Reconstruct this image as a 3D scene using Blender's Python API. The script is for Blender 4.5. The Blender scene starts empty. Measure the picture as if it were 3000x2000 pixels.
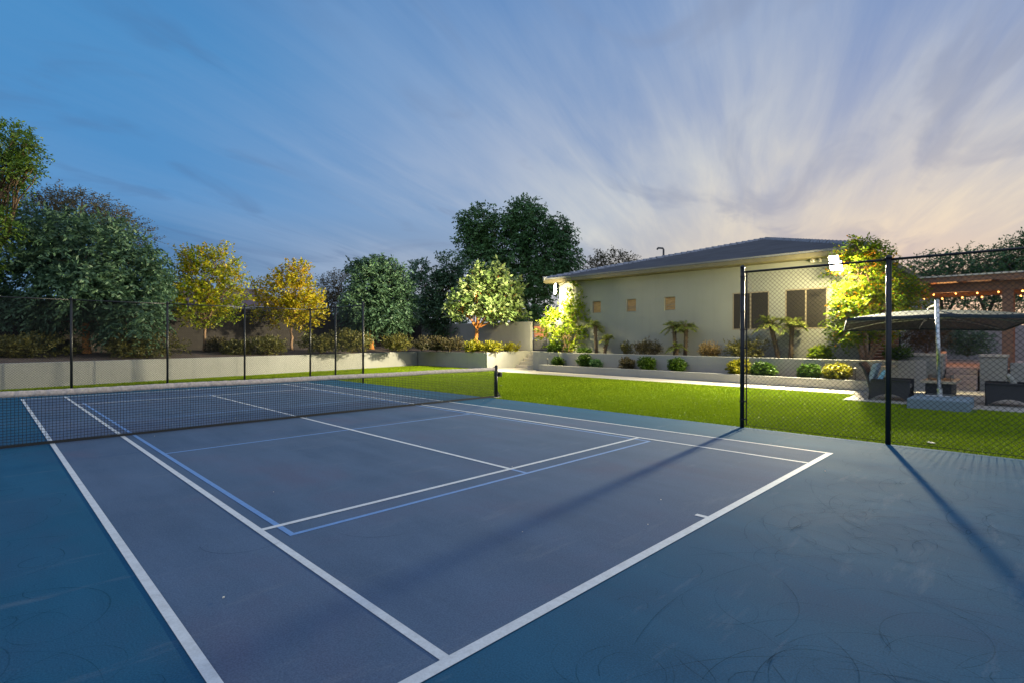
import bpy, math, random
import numpy as np
from mathutils import Vector, Matrix
SC = bpy.context.scene
COL = SC.collection
R = math.radians
random.seed(7)
RNG = np.random.default_rng(11)

# ------------------------------------------------------------------ camera
CAM = Vector((-4.9048, -11.3025, 1.7045)); YAW, PIT, ROL, FPX = -0.7888, -0.0042, 0.0016, 1545.7
_f0 = Vector((-math.sin(YAW), math.cos(YAW), 0)); _r0 = Vector((math.cos(YAW), math.sin(YAW), 0)); _u0 = Vector((0, 0, 1))
FW = _f0*math.cos(PIT) + _u0*math.sin(PIT); _U = -_f0*math.sin(PIT) + _u0*math.cos(PIT)
RT = _r0*math.cos(ROL) + _U*math.sin(ROL); UP = -_r0*math.sin(ROL) + _U*math.cos(ROL)
cam = bpy.data.cameras.new("camera"); camo = bpy.data.objects.new("camera", cam); COL.objects.link(camo)
cam.sensor_width = 36; cam.lens = FPX/3000*36; cam.clip_end = 5000; cam.clip_start = 0.05
M = Matrix((RT, UP, -FW)).transposed().to_4x4(); M.translation = CAM; camo.matrix_world = M
SC.camera = camo

# ------------------------------------------------------------------ view, world, sun
SC.view_settings.view_transform = 'Standard'; SC.view_settings.look = 'None'
SC.view_settings.exposure = 0.0; SC.view_settings.gamma = 1.0
SUN_AZ = 8.0            # degrees from +X towards +Y: where the sun went down
W = bpy.data.worlds.new("World"); SC.world = W; W.use_nodes = True
wn, wl = W.node_tree.nodes, W.node_tree.links
wn.clear()
def wmath(op, a, b=None, c=None, clamp=False):
    n = wn.new('ShaderNodeMath'); n.operation = op; n.use_clamp = clamp
    for i, x in enumerate((a, b, c)):
        if x is None: continue
        if isinstance(x, (int, float)): n.inputs[i].default_value = x
        else: wl.new(x, n.inputs[i])
    return n.outputs[0]
def wramp(fac, stops, interp='EASE'):
    n = wn.new('ShaderNodeValToRGB'); n.color_ramp.interpolation = interp
    e = n.color_ramp.elements
    while len(e) < len(stops): e.new(0.5)
    for el, (p, c) in zip(e, stops):
        el.position = p; el.color = (*c, 1) if len(c) == 3 else c
    wl.new(fac, n.inputs[0]); return n.outputs[0]
def wmix(f, a, b):
    n = wn.new('ShaderNodeMix'); n.data_type = 'RGBA'
    for s, x in ((n.inputs[0], f), (n.inputs[6], a), (n.inputs[7], b)):
        if isinstance(x, (int, float)): s.default_value = x
        elif isinstance(x, tuple): s.default_value = (*x, 1)
        else: wl.new(x, s)
    return n.outputs[2]
def wsmooth(x, lo, hi, a=0.0, b=1.0):
    n = wn.new('ShaderNodeMapRange'); n.interpolation_type = 'SMOOTHSTEP'
    wl.new(x, n.inputs[0])
    for i, v in enumerate((lo, hi, a, b)): n.inputs[i+1].default_value = v
    return n.outputs[0]
tc = wn.new('ShaderNodeTexCoord'); sp = wn.new('ShaderNodeSeparateXYZ'); wl.new(tc.outputs['Generated'], sp.inputs[0])
dx, dy, dz = sp.outputs
zc = wmath('MAXIMUM', dz, 0.0)
inv = wmath('DIVIDE', 1.0, wmath('ADD', zc, 0.10))
ca, sa = math.cos(R(21)), math.sin(R(21))
along = wmath('MULTIPLY', wmath('ADD', wmath('MULTIPLY', dx, ca), wmath('MULTIPLY', dy, sa)), inv)
across = wmath('MULTIPLY', wmath('SUBTRACT', wmath('MULTIPLY', dy, ca), wmath('MULTIPLY', dx, sa)), inv)
def wnoise(sx, sy, seed, detail=5, dist=0.4, rough=0.55):
    c = wn.new('ShaderNodeCombineXYZ')
    wl.new(wmath('MULTIPLY', along, sx), c.inputs[0]); wl.new(wmath('MULTIPLY', across, sy), c.inputs[1]); c.inputs[2].default_value = seed
    n = wn.new('ShaderNodeTexNoise'); n.inputs['Scale'].default_value = 1; n.inputs['Detail'].default_value = detail
    n.inputs['Roughness'].default_value = rough; n.inputs['Distortion'].default_value = dist
    wl.new(c.outputs[0], n.inputs['Vector']); return n.outputs['Fac']
sd = wmath('MAXIMUM', wmath('ADD', wmath('MULTIPLY', dx, math.cos(R(SUN_AZ))), wmath('MULTIPLY', dy, math.sin(R(SUN_AZ)))), 0.0)
base = wramp(zc, [(0.0, (.17, .31, .52)), (0.06, (.15, .30, .52)), (0.14, (.062, .195, .42)), (0.22, (.085, .275, .575)), (0.42, (.056, .25, .55)), (0.7, (.075, .20, .46))], 'LINEAR')
lift = wmath('MULTIPLY', wsmooth(sd, 0.25, 0.95), 1.0)
base = wmix(wmath('MULTIPLY', lift, 0.75), base, wramp(zc, [(0.0, (.56, .54, .52)), (0.10, (.47, .50, .55)), (0.20, (.36, .43, .56)), (0.36, (.26, .34, .54)), (0.6, (.17, .28, .53))]))
base = wmix(wmath('MULTIPLY', wsmooth(sd, 0.80, 1.0), 0.56), base, wramp(zc, [(0.0, (.88, .66, .38)), (0.08, (.82, .66, .43)), (0.17, (.74, .64, .50)), (0.28, (.50, .50, .55)), (0.42, (.31, .35, .53)), (0.6, (.26, .31, .52))]))
sky = wn.new('ShaderNodeTexSky'); sky.sky_type = 'NISHITA'; sky.sun_disc = False
sky.sun_elevation = R(1.5); sky.sun_rotation = R(90 - SUN_AZ); sky.air_density = 1.2; sky.dust_density = 1.5
# thin high cloud: soft veil and wind-drawn streaks
veil = wnoise(0.30, 0.85, 3.1, 4, 0.7, 0.5)
streak = wnoise(0.42, 2.3, 8.7, 6, 0.6, 0.62)
fine = wnoise(0.75, 6.0, 14.2, 6, 0.8, 0.62)
cl = wmath('ADD', wmath('MULTIPLY', veil, 0.52), wmath('ADD', wmath('MULTIPLY', streak, 0.30), wmath('MULTIPLY', fine, 0.18)))
cover = wmath('MULTIPLY', wsmooth(sd, 0.20, 0.80, 0.26, 1.0), wsmooth(zc, 0.60, 0.2, 0.70, 1.0))
cf = wmath('MULTIPLY', wsmooth(cl, 0.40, 0.66), cover)
warm = wmath('SUBTRACT', sd, wmath('MULTIPLY', zc, 0.42), None, True)
ccol = wramp(warm, [(0.0, (.19, .37, .63)), (0.42, (.28, .41, .63)), (0.62, (.43, .50, .63)), (0.78, (.66, .67, .65)), (0.92, (.88, .76, .55))], 'LINEAR')
col = wmix(wmath('MULTIPLY', cf, 0.85), base, ccol)
dark = wmath('MULTIPLY', wsmooth(wnoise(0.9, 2.1, 21.4, 4, 0.9, 0.55), 0.54, 0.70), wsmooth(zc, 0.02, 0.10))
col = wmix(wmath('MULTIPLY', dark, wsmooth(sd, 0.2, 0.8, 0.36, 0.46)), col, wramp(sd, [(0.3, (.075, .17, .36)), (1.0, (.25, .30, .43))]))
nish = wn.new('ShaderNodeMix'); nish.data_type = 'RGBA'; nish.blend_type = 'ADD'; nish.inputs[0].default_value = 0.015
wl.new(col, nish.inputs[6]); wl.new(sky.outputs[0], nish.inputs[7])
# added fill: unseen sky behind and above the camera, brightened for trees and walls
back = wmath('MULTIPLY', wsmooth(wmath('ADD', wmath('MULTIPLY', dx, FW.x), wmath('MULTIPLY', dy, FW.y)), 0.35, -0.5), 1.0)
lit = wmath('ADD', wmath('MULTIPLY', wsmooth(dz, 0.60, 0.9), 0.5), wmath('MULTIPLY', back, 0.85), None, True)
low = wsmooth(dz, -0.05, -0.01)
final = wmix(low, (.05, .05, .05), wmix(lit, nish.outputs[2], (.66, .76, .98)))
bg = wn.new('ShaderNodeBackground'); wl.new(final, bg.inputs[0]); bg.inputs[1].default_value = 1.0
wo = wn.new('ShaderNodeOutputWorld'); wl.new(bg.outputs[0], wo.inputs[0])
sl = bpy.data.lights.new("sun", 'SUN'); sl.energy = 0.12; sl.angle = R(12); sl.color = (1, .72, .5)
so = bpy.data.objects.new("sun", sl); COL.objects.link(so)
so.rotation_euler = Vector((-math.cos(R(SUN_AZ)), -math.sin(R(SUN_AZ)), -0.10)).to_track_quat('-Z', 'Y').to_euler()
FLOOD_W = 36000.0

# ------------------------------------------------------------------ helpers
def at(u, v, d):                # a point of the place seen at photograph pixel (u, v), d metres ahead
    return CAM + (FW + RT*((u-1500)/FPX) - UP*((v-1000)/FPX))*d
def onx(u, X, z=0.0):           # the point of plane x = X in the direction of column u, at height z
    d = FW + RT*((u-1500)/FPX); t = (X-CAM.x)/d.x
    return Vector((X, CAM.y + t*d.y, z))

class MB:
    def __init__(s): s.v, s.f = [], []
    def add(s, vs, fs):
        b = len(s.v); s.v += [tuple(x) for x in vs]; s.f += [tuple(b+i for i in f) for f in fs]; return s
    def box(s, x0, x1, y0, y1, z0, z1):
        return s.add([(x0,y0,z0),(x1,y0,z0),(x1,y1,z0),(x0,y1,z0),(x0,y0,z1),(x1,y0,z1),(x1,y1,z1),(x0,y1,z1)],
                     [(0,3,2,1),(4,5,6,7),(0,1,5,4),(1,2,6,5),(2,3,7,6),(3,0,4,7)])
    def obox(s, c, ax, ay, az, hx, hy, hz):
        c = Vector(c); ax, ay, az = Vector(ax)*hx, Vector(ay)*hy, Vector(az)*hz
        P = [c+ax*i+ay*j+az*k for k in (-1,1) for (i,j) in ((-1,-1),(1,-1),(1,1),(-1,1))]
        return s.add(P, [(0,3,2,1),(4,5,6,7),(0,1,5,4),(1,2,6,5),(2,3,7,6),(3,0,4,7)])
    def bar(s, p0, p1, w, h):
        p0, p1 = Vector(p0), Vector(p1); d = (p1-p0); L = d.length; d.normalize()
        up = Vector((0,0,1)) if abs(d.z) < .95 else Vector((1,0,0))
        sd_ = d.cross(up).normalized(); u2 = sd_.cross(d)
        return s.obox((p0+p1)/2, d, sd_, u2, L/2, w/2, h/2)
    def tube(s, pts, rad, n=8, cap=True):
        pts = [Vector(p) for p in pts]
        if isinstance(rad, (int, float)): rad = [rad]*len(pts)
        vs, fs = [], []; side = None
        for i, p in enumerate(pts):
            d = (pts[min(i+1, len(pts)-1)] - pts[max(i-1, 0)])
            d = d.normalized() if d.length > 1e-9 else Vector((0,0,1))
            if side is None:
                side = d.cross(Vector((0,0,1)) if abs(d.z) < .9 else Vector((1,0,0))).normalized()
            else:
                side = (side - d*side.dot(d)); side = side.normalized() if side.length > 1e-6 else d.orthogonal().normalized()
            o = d.cross(side)
            for k in range(n):
                a = 2*math.pi*k/n; vs.append(p + (side*math.cos(a)+o*math.sin(a))*rad[i])
        for i in range(len(pts)-1):
            for k in range(n):
                a, b = i*n+k, i*n+(k+1) % n; fs.append((a, b, b+n, a+n))
        if cap: fs += [tuple(range(n-1, -1, -1)), tuple((len(pts)-1)*n+k for k in range(n))]
        return s.add(vs, fs)
    def prism(s, poly, z0, z1):
        n = len(poly)
        vs = [(x, y, z0) for x, y in poly] + [(x, y, z1) for x, y in poly]
        fs = [tuple(range(n-1, -1, -1)), tuple(range(n, 2*n))] + [(i, (i+1) % n, n+(i+1) % n, n+i) for i in range(n)]
        return s.add(vs, fs)
    def strip(s, path, half, z0, z1):   # a wall of given thickness following a ground path; z1 may be a list
        P = [Vector((x, y)) for x, y in path]; L, Rr = [], []
        for i, p in enumerate(P):
            d = (P[min(i+1, len(P)-1)] - P[max(i-1, 0)]).normalized(); nrm = Vector((-d.y, d.x))
            k = 1.0
            if 0 < i < len(P)-1:
                d0 = (P[i]-P[i-1]).normalized(); k = 1/max(.5, d0.dot(d))
            L.append(p+nrm*half*k); Rr.append(p-nrm*half*k)
        n = len(P); zs = z1 if isinstance(z1, (list, tuple)) else [z1]*n
        vs = [(a.x, a.y, z0) for a in L]+[(a.x, a.y, z0) for a in Rr]+[(a.x, a.y, z) for a, z in zip(L, zs)]+[(a.x, a.y, z) for a, z in zip(Rr, zs)]
        fs = []
        for i in range(n-1):
            fs += [(i, 2*n+i, 2*n+i+1, i+1), (n+i, n+i+1, 3*n+i+1, 3*n+i), (2*n+i, 3*n+i, 3*n+i+1, 2*n+i+1), (i, i+1, n+i+1, n+i)]
        fs += [(0, n, 3*n, 2*n), (n-1, 3*n-1, 4*n-1, 2*n-1)]
        return s.add(vs, fs)
    def mesh(s, name, org=(0,0,0)):
        me = bpy.data.meshes.new(name); ox, oy, oz = org
        me.from_pydata([(x-ox, y-oy, z-oz) for x, y, z in s.v], [], s.f); me.update(); return me
    def build(s, name, mat, parent=None, smooth=False, bevel=0.0, seg=2):
        org = parent_org(parent)
        me = s.mesh(name, org); me.materials.append(mat)
        o = bpy.data.objects.new(name, me); COL.objects.link(o)
        if parent: o.parent = parent
        if smooth: me.polygons.foreach_set('use_smooth', [True]*len(me.polygons))
        if bevel:
            m = o.modifiers.new('bevel', 'BEVEL'); m.width = bevel; m.segments = seg; m.limit_method = 'ANGLE'; m.angle_limit = R(35)
        return o
def parent_org(p):
    v = Vector((0,0,0))
    while p: v = v + p.location; p = p.parent
    return v
def tag(o, label, cat, group=None):
    o['label'] = label; o['category'] = cat
    if group: o['group'] = group
    return o
def thing(name, label, cat, loc=(0,0,0), group=None):
    o = bpy.data.objects.new(name, None); o.empty_display_size = .2; COL.objects.link(o); o.location = loc
    return tag(o, label, cat, group)
def struct(name, mb, mat, **k):
    o = mb.build(name, mat, **k); o['kind'] = 'structure'; return o
def copy_tree(o, parent=None):
    c = o.copy(); COL.objects.link(c); c.parent = parent
    for ch in list(o.children): copy_tree(ch, c)
    return c

# ------------------------------------------------------------------ materials
def new_mat(name):
    m = bpy.data.materials.new(name); m.use_nodes = True; nt = m.node_tree
    b = nt.nodes['Principled BSDF']; return m, nt, b
def N(nt, typ, **ins):
    n = nt.nodes.new(typ)
    for k, v in ins.items():
        k = k.replace('_', ' ')
        if hasattr(v, 'is_linked') or isinstance(v, bpy.types.NodeSocket): nt.links.new(v, n.inputs[k])
        else: n.inputs[k].default_value = v
    return n
def ramp(nt, fac, stops):
    n = nt.nodes.new('ShaderNodeValToRGB'); e = n.color_ramp.elements
    while len(e) < len(stops): e.new(.5)
    for el, (p, c) in zip(e, stops): el.position = p; el.color = (*c, 1)
    nt.links.new(fac, n.inputs[0]); return n.outputs[0]
def mixc(nt, f, a, b, mode='MIX'):
    n = nt.nodes.new('ShaderNodeMix'); n.data_type = 'RGBA'; n.blend_type = mode
    for s, x in ((n.inputs[0], f), (n.inputs[6], a), (n.inputs[7], b)):
        if isinstance(x, (int, float)): s.default_value = x
        elif isinstance(x, tuple): s.default_value = (*x, 1)
        else: nt.links.new(x, s)
    return n.outputs[2]
def noise(nt, scale, detail=4, rough=.55, vec=None, dist=0.0, stretch=None):
    if vec is None:
        vec = nt.nodes.new('ShaderNodeTexCoord').outputs['Object']
    if stretch:
        mp = nt.nodes.new('ShaderNodeMapping'); mp.inputs['Scale'].default_value = stretch[:3]
        if len(stretch) > 3: mp.inputs['Rotation'].default_value = (0, 0, stretch[3])
        nt.links.new(vec, mp.inputs[0]); vec = mp.outputs[0]
    n = nt.nodes.new('ShaderNodeTexNoise'); n.inputs['Scale'].default_value = scale; n.inputs['Detail'].default_value = detail
    n.inputs['Roughness'].default_value = rough; n.inputs['Distortion'].default_value = dist
    nt.links.new(vec, n.inputs['Vector']); return n.outputs['Fac']
def bump(nt, b, h, strength=.3, dist=.01):
    n = nt.nodes.new('ShaderNodeBump'); n.inputs['Strength'].default_value = strength; n.inputs['Distance'].default_value = dist
    nt.links.new(h, n.inputs['Height']); nt.links.new(n.outputs[0], b.inputs['Normal'])
def sh(c, k): return tuple(max(0, x*k) for x in c)
def mat_simple(name, c, rough=.6, var=.12, scale=6, metal=0.0, bs=0.0, bscale=60, bd=.004, spec=.4):
    m, nt, b = new_mat(name)
    n = noise(nt, scale); nt.links.new(ramp(nt, n, [(.3, sh(c, 1-var)), (.7, sh(c, 1+var))]), b.inputs['Base Color'])
    b.inputs['Roughness'].default_value = rough; b.inputs['Metallic'].default_value = metal; b.inputs['Specular IOR Level'].default_value = spec
    if bs: bump(nt, b, noise(nt, bscale, 3), bs, bd)
    return m
def mat_stucco(name, c, stain=.22):
    m, nt, b = new_mat(name)
    big = noise(nt, .7, 5, .6); drip = noise(nt, 1.0, 5, .6, stretch=(3.5, 3.5, .35)); fine = noise(nt, 45, 3)
    c1 = ramp(nt, big, [(.3, sh(c, 1-stain*.45)), (.7, sh(c, 1.04))])
    c2 = mixc(nt, ramp(nt, drip, [(.50, (0,0,0)), (.75, (stain*1.2,)*3)]), c1, sh(c, .62))
    c3 = mixc(nt, .18, c2, ramp(nt, fine, [(.35, sh(c, .7)), (.65, sh(c, 1.2))]))
    nt.links.new(c3, b.inputs['Base Color']); b.inputs['Roughness'].default_value = .92; b.inputs['Specular IOR Level'].default_value = .2
    bump(nt, b, fine, .5, .006); return m
def mat_court(name, c, c2, purple):
    m, nt, b = new_mat(name)
    big = noise(nt, .55, 5, .6, dist=.5); mid = noise(nt, 1.0, 5, .62, stretch=(1.8, .45, 1, .8)); fine = noise(nt, 90, 2)
    wear = noise(nt, 1.3, 6, .7, stretch=(.5, 2.6, 1, .3))
    a = ramp(nt, big, [(.36, c), (.5, c2), (.64, purple)])
    a = mixc(nt, ramp(nt, mid, [(.38, (.0,)*3), (.68, (.7,)*3)]), a, sh(c2, 1.28))
    a = mixc(nt, ramp(nt, wear, [(.58, (0,)*3), (.78, (.45,)*3)]), a, (.17, .20, .24))
    a = mixc(nt, .22, a, ramp(nt, fine, [(.35, sh(c, .45)), (.65, sh(c2, 1.7))]))
    nt.links.new(a, b.inputs['Base Color']); b.inputs['Specular IOR Level'].default_value = .10
    rr = nt.nodes.new('ShaderNodeMapRange'); nt.links.new(big, rr.inputs[0])
    rr.inputs[3].default_value = .78; rr.inputs[4].default_value = .95; nt.links.new(rr.outputs[0], b.inputs['Roughness'])
    bump(nt, b, fine, .35, .003); return m
def mat_line(name, c):
    m, nt, b = new_mat(name)
    n = noise(nt, 9, 6, .7); f = noise(nt, 70, 3)
    a = ramp(nt, n, [(.25, sh(c, .72)), (.6, c)]); a = mixc(nt, .25, a, ramp(nt, f, [(.35, sh(c, .6)), (.6, c)]))
    nt.links.new(a, b.inputs['Base Color']); b.inputs['Roughness'].default_value = .7; return m
def mat_leaf(name, cols, trans=.30, rough=.5, spec=.35):
    m, nt, b = new_mat(name)
    at_ = nt.nodes.new('ShaderNodeAttribute'); at_.attribute_name = 'tint'
    c = ramp(nt, at_.outputs['Fac'], cols)
    nt.links.new(c, b.inputs['Base Color']); b.inputs['Roughness'].default_value = rough; b.inputs['Specular IOR Level'].default_value = spec
    t = nt.nodes.new('ShaderNodeBsdfTranslucent'); nt.links.new(c, t.inputs[0])
    mx = nt.nodes.new('ShaderNodeMixShader'); mx.inputs[0].default_value = trans
    nt.links.new(b.outputs[0], mx.inputs[1]); nt.links.new(t.outputs[0], mx.inputs[2])
    nt.links.new(mx.outputs[0], nt.nodes['Material Output'].inputs[0]); return m
def mat_emit(name, c, s):
    m, nt, b = new_mat(name); b.inputs['Base Color'].default_value = (*c, 1)
    b.inputs['Emission Color'].default_value = (*c, 1); b.inputs['Emission Strength'].default_value = s; return m
def mat_bark(name, c):
    m, nt, b = new_mat(name)
    n = noise(nt, 5, 6, .7, stretch=(6, 6, 1.2)); nt.links.new(ramp(nt, n, [(.3, sh(c, .45)), (.7, sh(c, 1.25))]), b.inputs['Base Color'])
    b.inputs['Roughness'].default_value = .9; bump(nt, b, n, .7, .03); return m
def mat_gravel(name, c):
    m, nt, b = new_mat(name)
    v = nt.nodes.new('ShaderNodeTexVoronoi'); v.inputs['Scale'].default_value = 22
    nt.links.new(nt.nodes.new('ShaderNodeTexCoord').outputs['Object'], v.inputs['Vector'])
    a = mixc(nt, .75, c, mixc(nt, 1.0, v.outputs['Color'], c, 'MULTIPLY'), 'MIX')
    a = mixc(nt, .5, a, ramp(nt, noise(nt, 1.2), [(.3, sh(c, .6)), (.7, sh(c, 1.3))]))
    nt.links.new(a, b.inputs['Base Color']); b.inputs['Roughness'].default_value = .95
    bump(nt, b, v.outputs['Distance'], .8, .03); return m
def mat_tiles(name, c, sx, sy):
    m, nt, b = new_mat(name)
    tcn = nt.nodes.new('ShaderNodeTexCoord').outputs['Object']
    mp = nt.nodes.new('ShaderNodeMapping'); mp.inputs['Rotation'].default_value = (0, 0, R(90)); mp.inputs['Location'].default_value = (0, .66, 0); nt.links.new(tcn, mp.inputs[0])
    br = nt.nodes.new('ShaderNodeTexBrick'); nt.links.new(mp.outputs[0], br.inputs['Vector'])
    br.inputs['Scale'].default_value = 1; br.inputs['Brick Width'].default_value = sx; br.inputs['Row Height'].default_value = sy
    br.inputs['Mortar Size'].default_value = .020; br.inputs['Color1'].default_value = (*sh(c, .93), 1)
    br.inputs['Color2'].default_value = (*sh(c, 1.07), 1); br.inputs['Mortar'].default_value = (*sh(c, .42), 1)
    a = mixc(nt, .25, br.outputs['Color'], ramp(nt, noise(nt, .9, 5), [(.3, sh(c, .7)), (.7, sh(c, 1.3))]))
    nt.links.new(a, b.inputs['Base Color']); b.inputs['Roughness'].default_value = .75
    bump(nt, b, noise(nt, 30), .3, .01); return m
def mat_block(name, c):
    m, nt, b = new_mat(name)
    tcn = nt.nodes.new('ShaderNodeTexCoord').outputs['Object']
    mp = nt.nodes.new('ShaderNodeMapping'); mp.inputs['Rotation'].default_value = (R(90), 0, 0); nt.links.new(tcn, mp.inputs[0])
    br = nt.nodes.new('ShaderNodeTexBrick'); nt.links.new(mp.outputs[0], br.inputs['Vector'])
    br.inputs['Scale'].default_value = 1; br.inputs['Brick Width'].default_value = .4; br.inputs['Row Height'].default_value = .2
    br.inputs['Mortar Size'].default_value = .008; br.inputs['Color1'].default_value = (*sh(c, .85), 1)
    br.inputs['Color2'].default_value = (*sh(c, 1.12), 1); br.inputs['Mortar'].default_value = (*sh(c, .6), 1)
    a = mixc(nt, .4, br.outputs['Color'], ramp(nt, noise(nt, 1.1, 5), [(.3, sh(c, .6)), (.7, sh(c, 1.2))]))
    nt.links.new(a, b.inputs['Base Color']); b.inputs['Roughness'].default_value = .95
    bump(nt, b, br.outputs['Fac'], -.4, .01); return m
def mat_wicker(name, c):
    m, nt, b = new_mat(name)
    tcn = nt.nodes.new('ShaderNodeTexCoord').outputs['Object']
    w = nt.nodes.new('ShaderNodeTexWave'); w.bands_direction = 'Z'; w.inputs['Scale'].default_value = 16; w.inputs['Distortion'].default_value = 1.5; nt.links.new(tcn, w.inputs[0])
    w2 = nt.nodes.new('ShaderNodeTexWave'); w2.bands_direction = 'DIAGONAL'; w2.inputs['Scale'].default_value = 13; nt.links.new(tcn, w2.inputs[0])
    h = mixc(nt, .5, w.outputs['Color'], w2.outputs['Color'])
    nt.links.new(ramp(nt, h, [(.2, sh(c, .4)), (.8, sh(c, 1.8))]), b.inputs['Base Color']); b.inputs['Roughness'].default_value = .5
    bump(nt, b, h, .8, .01); return m
def mat_wood(name, c, st=(1.2, 8, 8)):
    m, nt, b = new_mat(name); n = noise(nt, 3, 6, .65, stretch=st)
    nt.links.new(ramp(nt, n, [(.3, sh(c, .6)), (.7, sh(c, 1.3))]), b.inputs['Base Color']); b.inputs['Roughness'].default_value = .7
    bump(nt, b, n, .3, .006); return m
def mat_scuff(name):
    m, nt, b = new_mat(name); b.inputs['Base Color'].default_value = (.004, .022, .040, 1); b.inputs['Roughness'].default_value = 1; b.inputs['Specular IOR Level'].default_value = 0
    n = noise(nt, 3.2, 5, .7)
    t = nt.nodes.new('ShaderNodeBsdfTransparent'); mx = nt.nodes.new('ShaderNodeMixShader')
    nt.links.new(ramp(nt, n, [(.36, (.03,)*3), (.66, (.42,)*3)]), mx.inputs[0])
    nt.links.new(t.outputs[0], mx.inputs[1]); nt.links.new(b.outputs[0], mx.inputs[2]); nt.links.new(mx.outputs[0], nt.nodes['Material Output'].inputs[0]); return m

MT = {}
MT['stucco'] = mat_stucco('stucco wall', (.31, .305, .275)); MT['house'] = mat_stucco('house stucco', (.27, .275, .235), .14)
MT['conc'] = mat_stucco('concrete paving', (.42, .385, .33), .15); MT['apron'] = mat_court('court apron paint', (.008, .060, .122), (.013, .074, .136), (.022, .072, .134))
MT['court'] = mat_court('court paint', (.048, .085, .145), (.061, .098, .160), (.078, .096, .155))
MT['white'] = mat_line('white line paint', (.52, .56, .60)); MT['blue'] = mat_line('blue line paint', (.11, .24, .50)); MT['scuff'] = mat_scuff('tyre scuff')
MT['black'] = mat_simple('black vinyl', (.011, .012, .013), .38, .2); MT['wire'] = mat_simple('black wire', (.010, .011, .011), .5, .1)
MT['cord'] = mat_simple('net cord', (.014, .016, .018), .85, .1); MT['tape'] = mat_simple('net headband canvas', (.43, .37, .335), .9, .25, 30, bs=.6, bscale=22, bd=.01)
MT['soil'] = mat_gravel('gravel mulch', (.12, .085, .066)); MT['dirt'] = mat_simple('bare dirt', (.14, .11, .08), .95, .3, .4, bs=.4, bscale=20, bd=.02)
MT['turfbase'] = mat_simple('turf backing', (.10, .17, .006), .95, .25, 9, bs=.8, bscale=120, bd=.02)
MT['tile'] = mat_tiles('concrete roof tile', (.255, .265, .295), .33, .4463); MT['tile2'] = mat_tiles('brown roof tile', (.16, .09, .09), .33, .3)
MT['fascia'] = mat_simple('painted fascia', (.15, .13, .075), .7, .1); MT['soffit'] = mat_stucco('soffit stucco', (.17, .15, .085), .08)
MT['block'] = mat_block('block wall', (.044, .037, .033)); MT['frame'] = mat_simple('bronze frame', (.24, .20, .14), .45, .1); MT['screen'] = mat_simple('solar screen', (.022, .018, .013), .6, .2, 40)
MT['blind'] = mat_wood('tan blind', (.40, .24, .095), (1, 1.5, 14)); MT['metal'] = mat_simple('brushed aluminium', (.55, .56, .55), .3, .1, metal=.9)
MT['canvas'] = mat_simple('grey canopy cloth', (.022, .033, .041), .95, .1, 3, bs=.2, bscale=80); MT['wicker'] = mat_wicker('dark wicker', (.022, .021, .022))
MT['cushion'] = mat_simple('grey blue cushion', (.27, .33, .36), .9, .12, 5, bs=.2, bscale=90); MT['pillow'] = mat_simple('pale blue pillow', (.22, .44, .55), .9, .25, 9)
MT['beige'] = mat_simple('beige seat cushion', (.42, .38, .33), .9, .12, 6); MT['striped'] = mat_wood('striped pillow cloth', (.40, .38, .33), (1, 12, 1))
MT['wood'] = mat_wood('brown timber', (.25, .135, .08)); MT['cream'] = mat_simple('cream roof edge', (.55, .52, .42), .7, .1); MT['redwood'] = mat_wood('red timber slat', (.30, .12, .07), (1, 6, 6))
MT['slat'] = mat_wood('grey timber slat', (.09, .085, .08), (1, 5, 5)); MT['tabletop'] = mat_simple('stone table top', (.42, .35, .24), .5, .3, 12); MT['darkbox'] = mat_simple('charcoal metal', (.018, .018, .02), .5, .2)
MT['pinkstone'] = mat_stucco('tan step stone', (.45, .34, .28), .15); MT['bluepaint'] = mat_stucco('blue grey render', (.20, .26, .29), .1); MT['greystucco'] = mat_stucco('grey stucco', (.30, .29, .29), .12)
MT['lens'] = mat_emit('lit floodlight lens', (1, .93, .78), 40); MT['bulb'] = mat_emit('lit bulb', (1, .38, .08), 10); MT['glass'] = mat_simple('pale glass', (.5, .55, .55), .1, .05)
MT['barkO'] = mat_bark('orange bark', (.68, .27, .065)); MT['bark'] = mat_bark('brown bark', (.17, .105, .06)); MT['barkP'] = mat_bark('pale bark', (.36, .22, .13)); MT['palmbark'] = mat_bark('palm trunk', (.12, .085, .05))
def G(*c): return list(zip(np.linspace(0, 1, len(c)).tolist(), c))
LF = {}
LF['dark'] = mat_leaf('dark green leaves', G((.038, .080, .042), (.078, .15, .076), (.145, .235, .12)), .22)
LF['lush'] = mat_leaf('bright green leaves', G((.05, .10, .014), (.10, .19, .025), (.21, .27, .03)), .3)
LF['brown'] = mat_leaf('brown green leaves', G((.05, .05, .026), (.09, .085, .042), (.14, .105, .05)), .25)
LF['yellow'] = mat_leaf('yellow autumn leaves', G((.12, .21, .010), (.27, .31, .010), (.42, .39, .012), (.46, .28, .012)), .32)
LF['gold'] = mat_leaf('golden autumn leaves', G((.19, .22, .010), (.38, .34, .010), (.52, .39, .012), (.50, .27, .012)), .32)
LF['lit'] = mat_leaf('broad green leaves', G((.10, .17, .04), (.22, .30, .09), (.40, .44, .20)), .28, .4)
LF['lime'] = mat_leaf('lime green leaves', G((.09, .16, .008), (.19, .27, .012), (.32, .36, .02)), .5)
LF['tecoma'] = mat_leaf('yellow green leaves with orange blooms', [(0, (.07, .14, .006)), (.5, (.16, .24, .010)), (.86, (.26, .29, .012)), (.9, (.62, .30, .01)), (1, (.72, .26, .01))], .55)
LF['ficus'] = mat_leaf('deep green leaves', G((.038, .095, .032), (.075, .17, .056), (.14, .26, .09)), .22)
LF['olive'] = mat_leaf('olive leaves', G((.07, .07, .016), (.12, .115, .026), (.20, .17, .035)), .25)
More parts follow.
